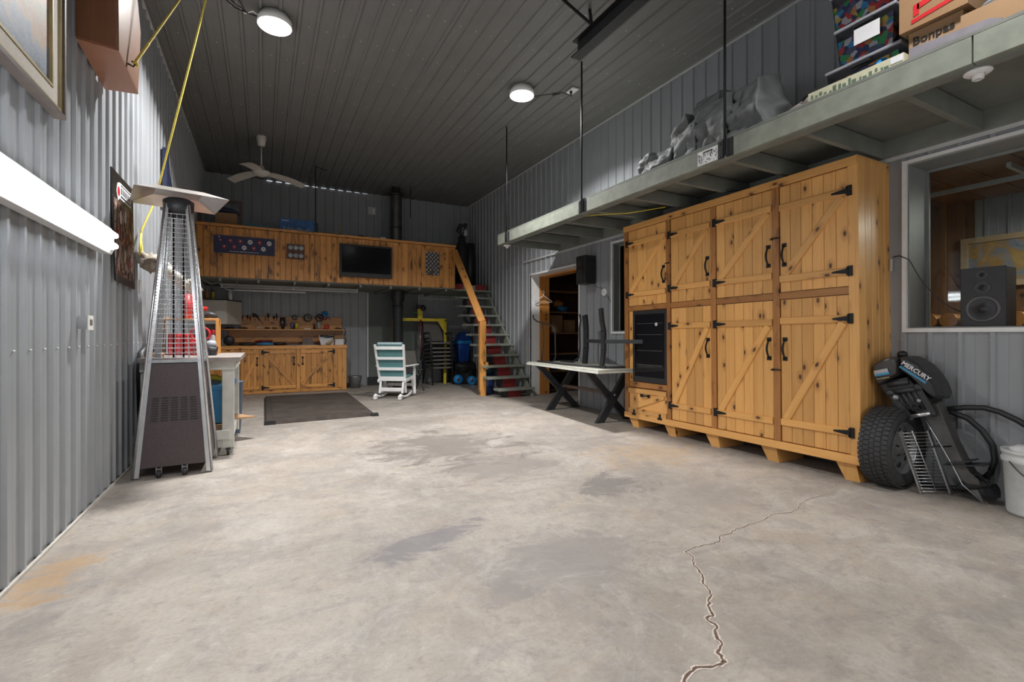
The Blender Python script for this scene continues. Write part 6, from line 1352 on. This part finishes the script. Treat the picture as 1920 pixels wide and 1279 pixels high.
obj('light_cord', MB().tube([(-.42, 4.70, 4.50), (-.38, 5.10, 4.48), (-.28, 5.35, 4.46), (-.16, 5.45, 4.45), (-.22, 5.3, 4.46), (-.40, 5.35, 4.50), (-.25, 5.40, 4.43), (-.14, 5.48, 4.46), (-.05, 5.55, 4.49)], .007, 6), M_black, dl)
obj('white_cord', MB().tube([(-.25, 5.42, 4.50), (-.17, 5.50, 4.46), (-.10, 5.44, 4.47), (-.05, 5.52, 4.49)], .008, 6), M_white, dl)
# fan
fn = thing('ceiling_fan', 'off-white three-blade ceiling fan on a long rod near the back', 'fan', (-.04, 9.05, 3.85)); fx_, fy_ = -.04, 9.05
obj('canopy', MB().lathe([(.075, 4.56), (.08, 4.53), (.055, 4.40), (.02, 4.39)], (fx_, fy_, 0), n=22), M_fan, fn); obj('rod', MB().cyl((fx_, fy_, 4.42), (fx_, fy_, 3.98), .013, n=10), M_fan, fn)
obj('motor', MB().lathe([(.03, 4.06), (.05, 4.04), (.05, 3.99), (.13, 3.97), (.15, 3.94), (.13, 3.92), (.09, 3.895), (.05, 3.88), (0, 3.877)], (fx_, fy_, 0), n=30), M_fan, fn)
for ang, L_ in ((134, .68), (20, .72), (248, .64)):
    a = math.radians(ang); d_ = Vector((math.cos(a), math.sin(a), 0)); p_ = Vector((-d_.y, d_.x, 0)); mb = MB(); vs = []
    for i in range(7):
        f = i/6; rr = .13+f*(L_-.13); ww = .055+.035*math.sin(PI*min(1, f*.7+.1)); dz = -.07*f**2
        for s in (-1, 1): vs.append(Vector((fx_, fy_, 3.945+dz))+d_*rr+p_*ww*s+Vector((0, 0, (-.016 if ang == 20 else .014)*s)))
    mb.add(vs, [(2*i, 2*i+1, 2*i+3, 2*i+2) for i in range(6)]); mb.add([tuple(Vector(q)+Vector((0, 0, .006))) for q in vs], [(2*i, 2*i+2, 2*i+3, 2*i+1) for i in range(6)]); obj('blade', mb, M_fan, fn)
# I-beam with braces
ib = thing('steel_beam', 'dark steel I-beam hung below the ceiling near the mezzanine', 'beam', (2.83, 2.4, 4.02)); bx_ = 2.82
obj('beam_flange', MB().box(bx_-.055, .6, 4.16, bx_+.055, 3.95, 4.172).box(bx_-.055, .6, 4.02, bx_+.055, 3.98, 4.032), M_blackm, ib); obj('beam_web', MB().box(bx_-.006, .6, 4.032, bx_+.006, 3.93, 4.16), M_dark, ib)
obj('beam_brace', MB().bar((bx_-.02, 3.66, 4.17), (2.56, 3.92, CZ-.01), .035, .02), M_blackm, ib); obj('beam_brace', MB().bar((bx_, 3.70, 4.17), (2.98, 3.95, CZ-.01), .03, .02), M_blackm, ib); obj('beam_brace', MB().bar((bx_, 1.2, 4.17), (2.98, 1.2, CZ-.01), .03, .02), M_blackm, ib)
# loft hanging rods
for (x, y, z0, l) in ((.90, 10.07, 3.19, 'thin dark rod with side arm hanging left of the flue'), (2.92, 10.5, 3.84, 'thin dark rod hanging right of the flue')):
    t = thing('ceiling_rod', l, 'rod', (x, y, z0)); obj('rod', MB().cyl((x, y, z0), (x, y, CZ-.02), .009, n=8), M_blackm, t)
    if x < 2: obj('rod_arm', MB().tube([(x, y, 4.52), (x+.10, y, 4.50), (x+.22, y+.05, 4.50)], .007, 6), M_blackm, t)
t = thing('ridge_daylight', 'broken line of daylight showing along the back wall top', 'light gap', (.9, 11.5, CZ-.05))
for i in range(12): obj('light_slit', MB().box(.03+PITCH*i+.02, YB-.032, CZ-.035, .03+PITCH*i+.02+.11, YB-.028, CZ-.022), emis('daylight_slit', (.8, .85, .9), .9-.055*i), t)
for o in bpy.data.objects:
    if '_top' in o: del o['_top']
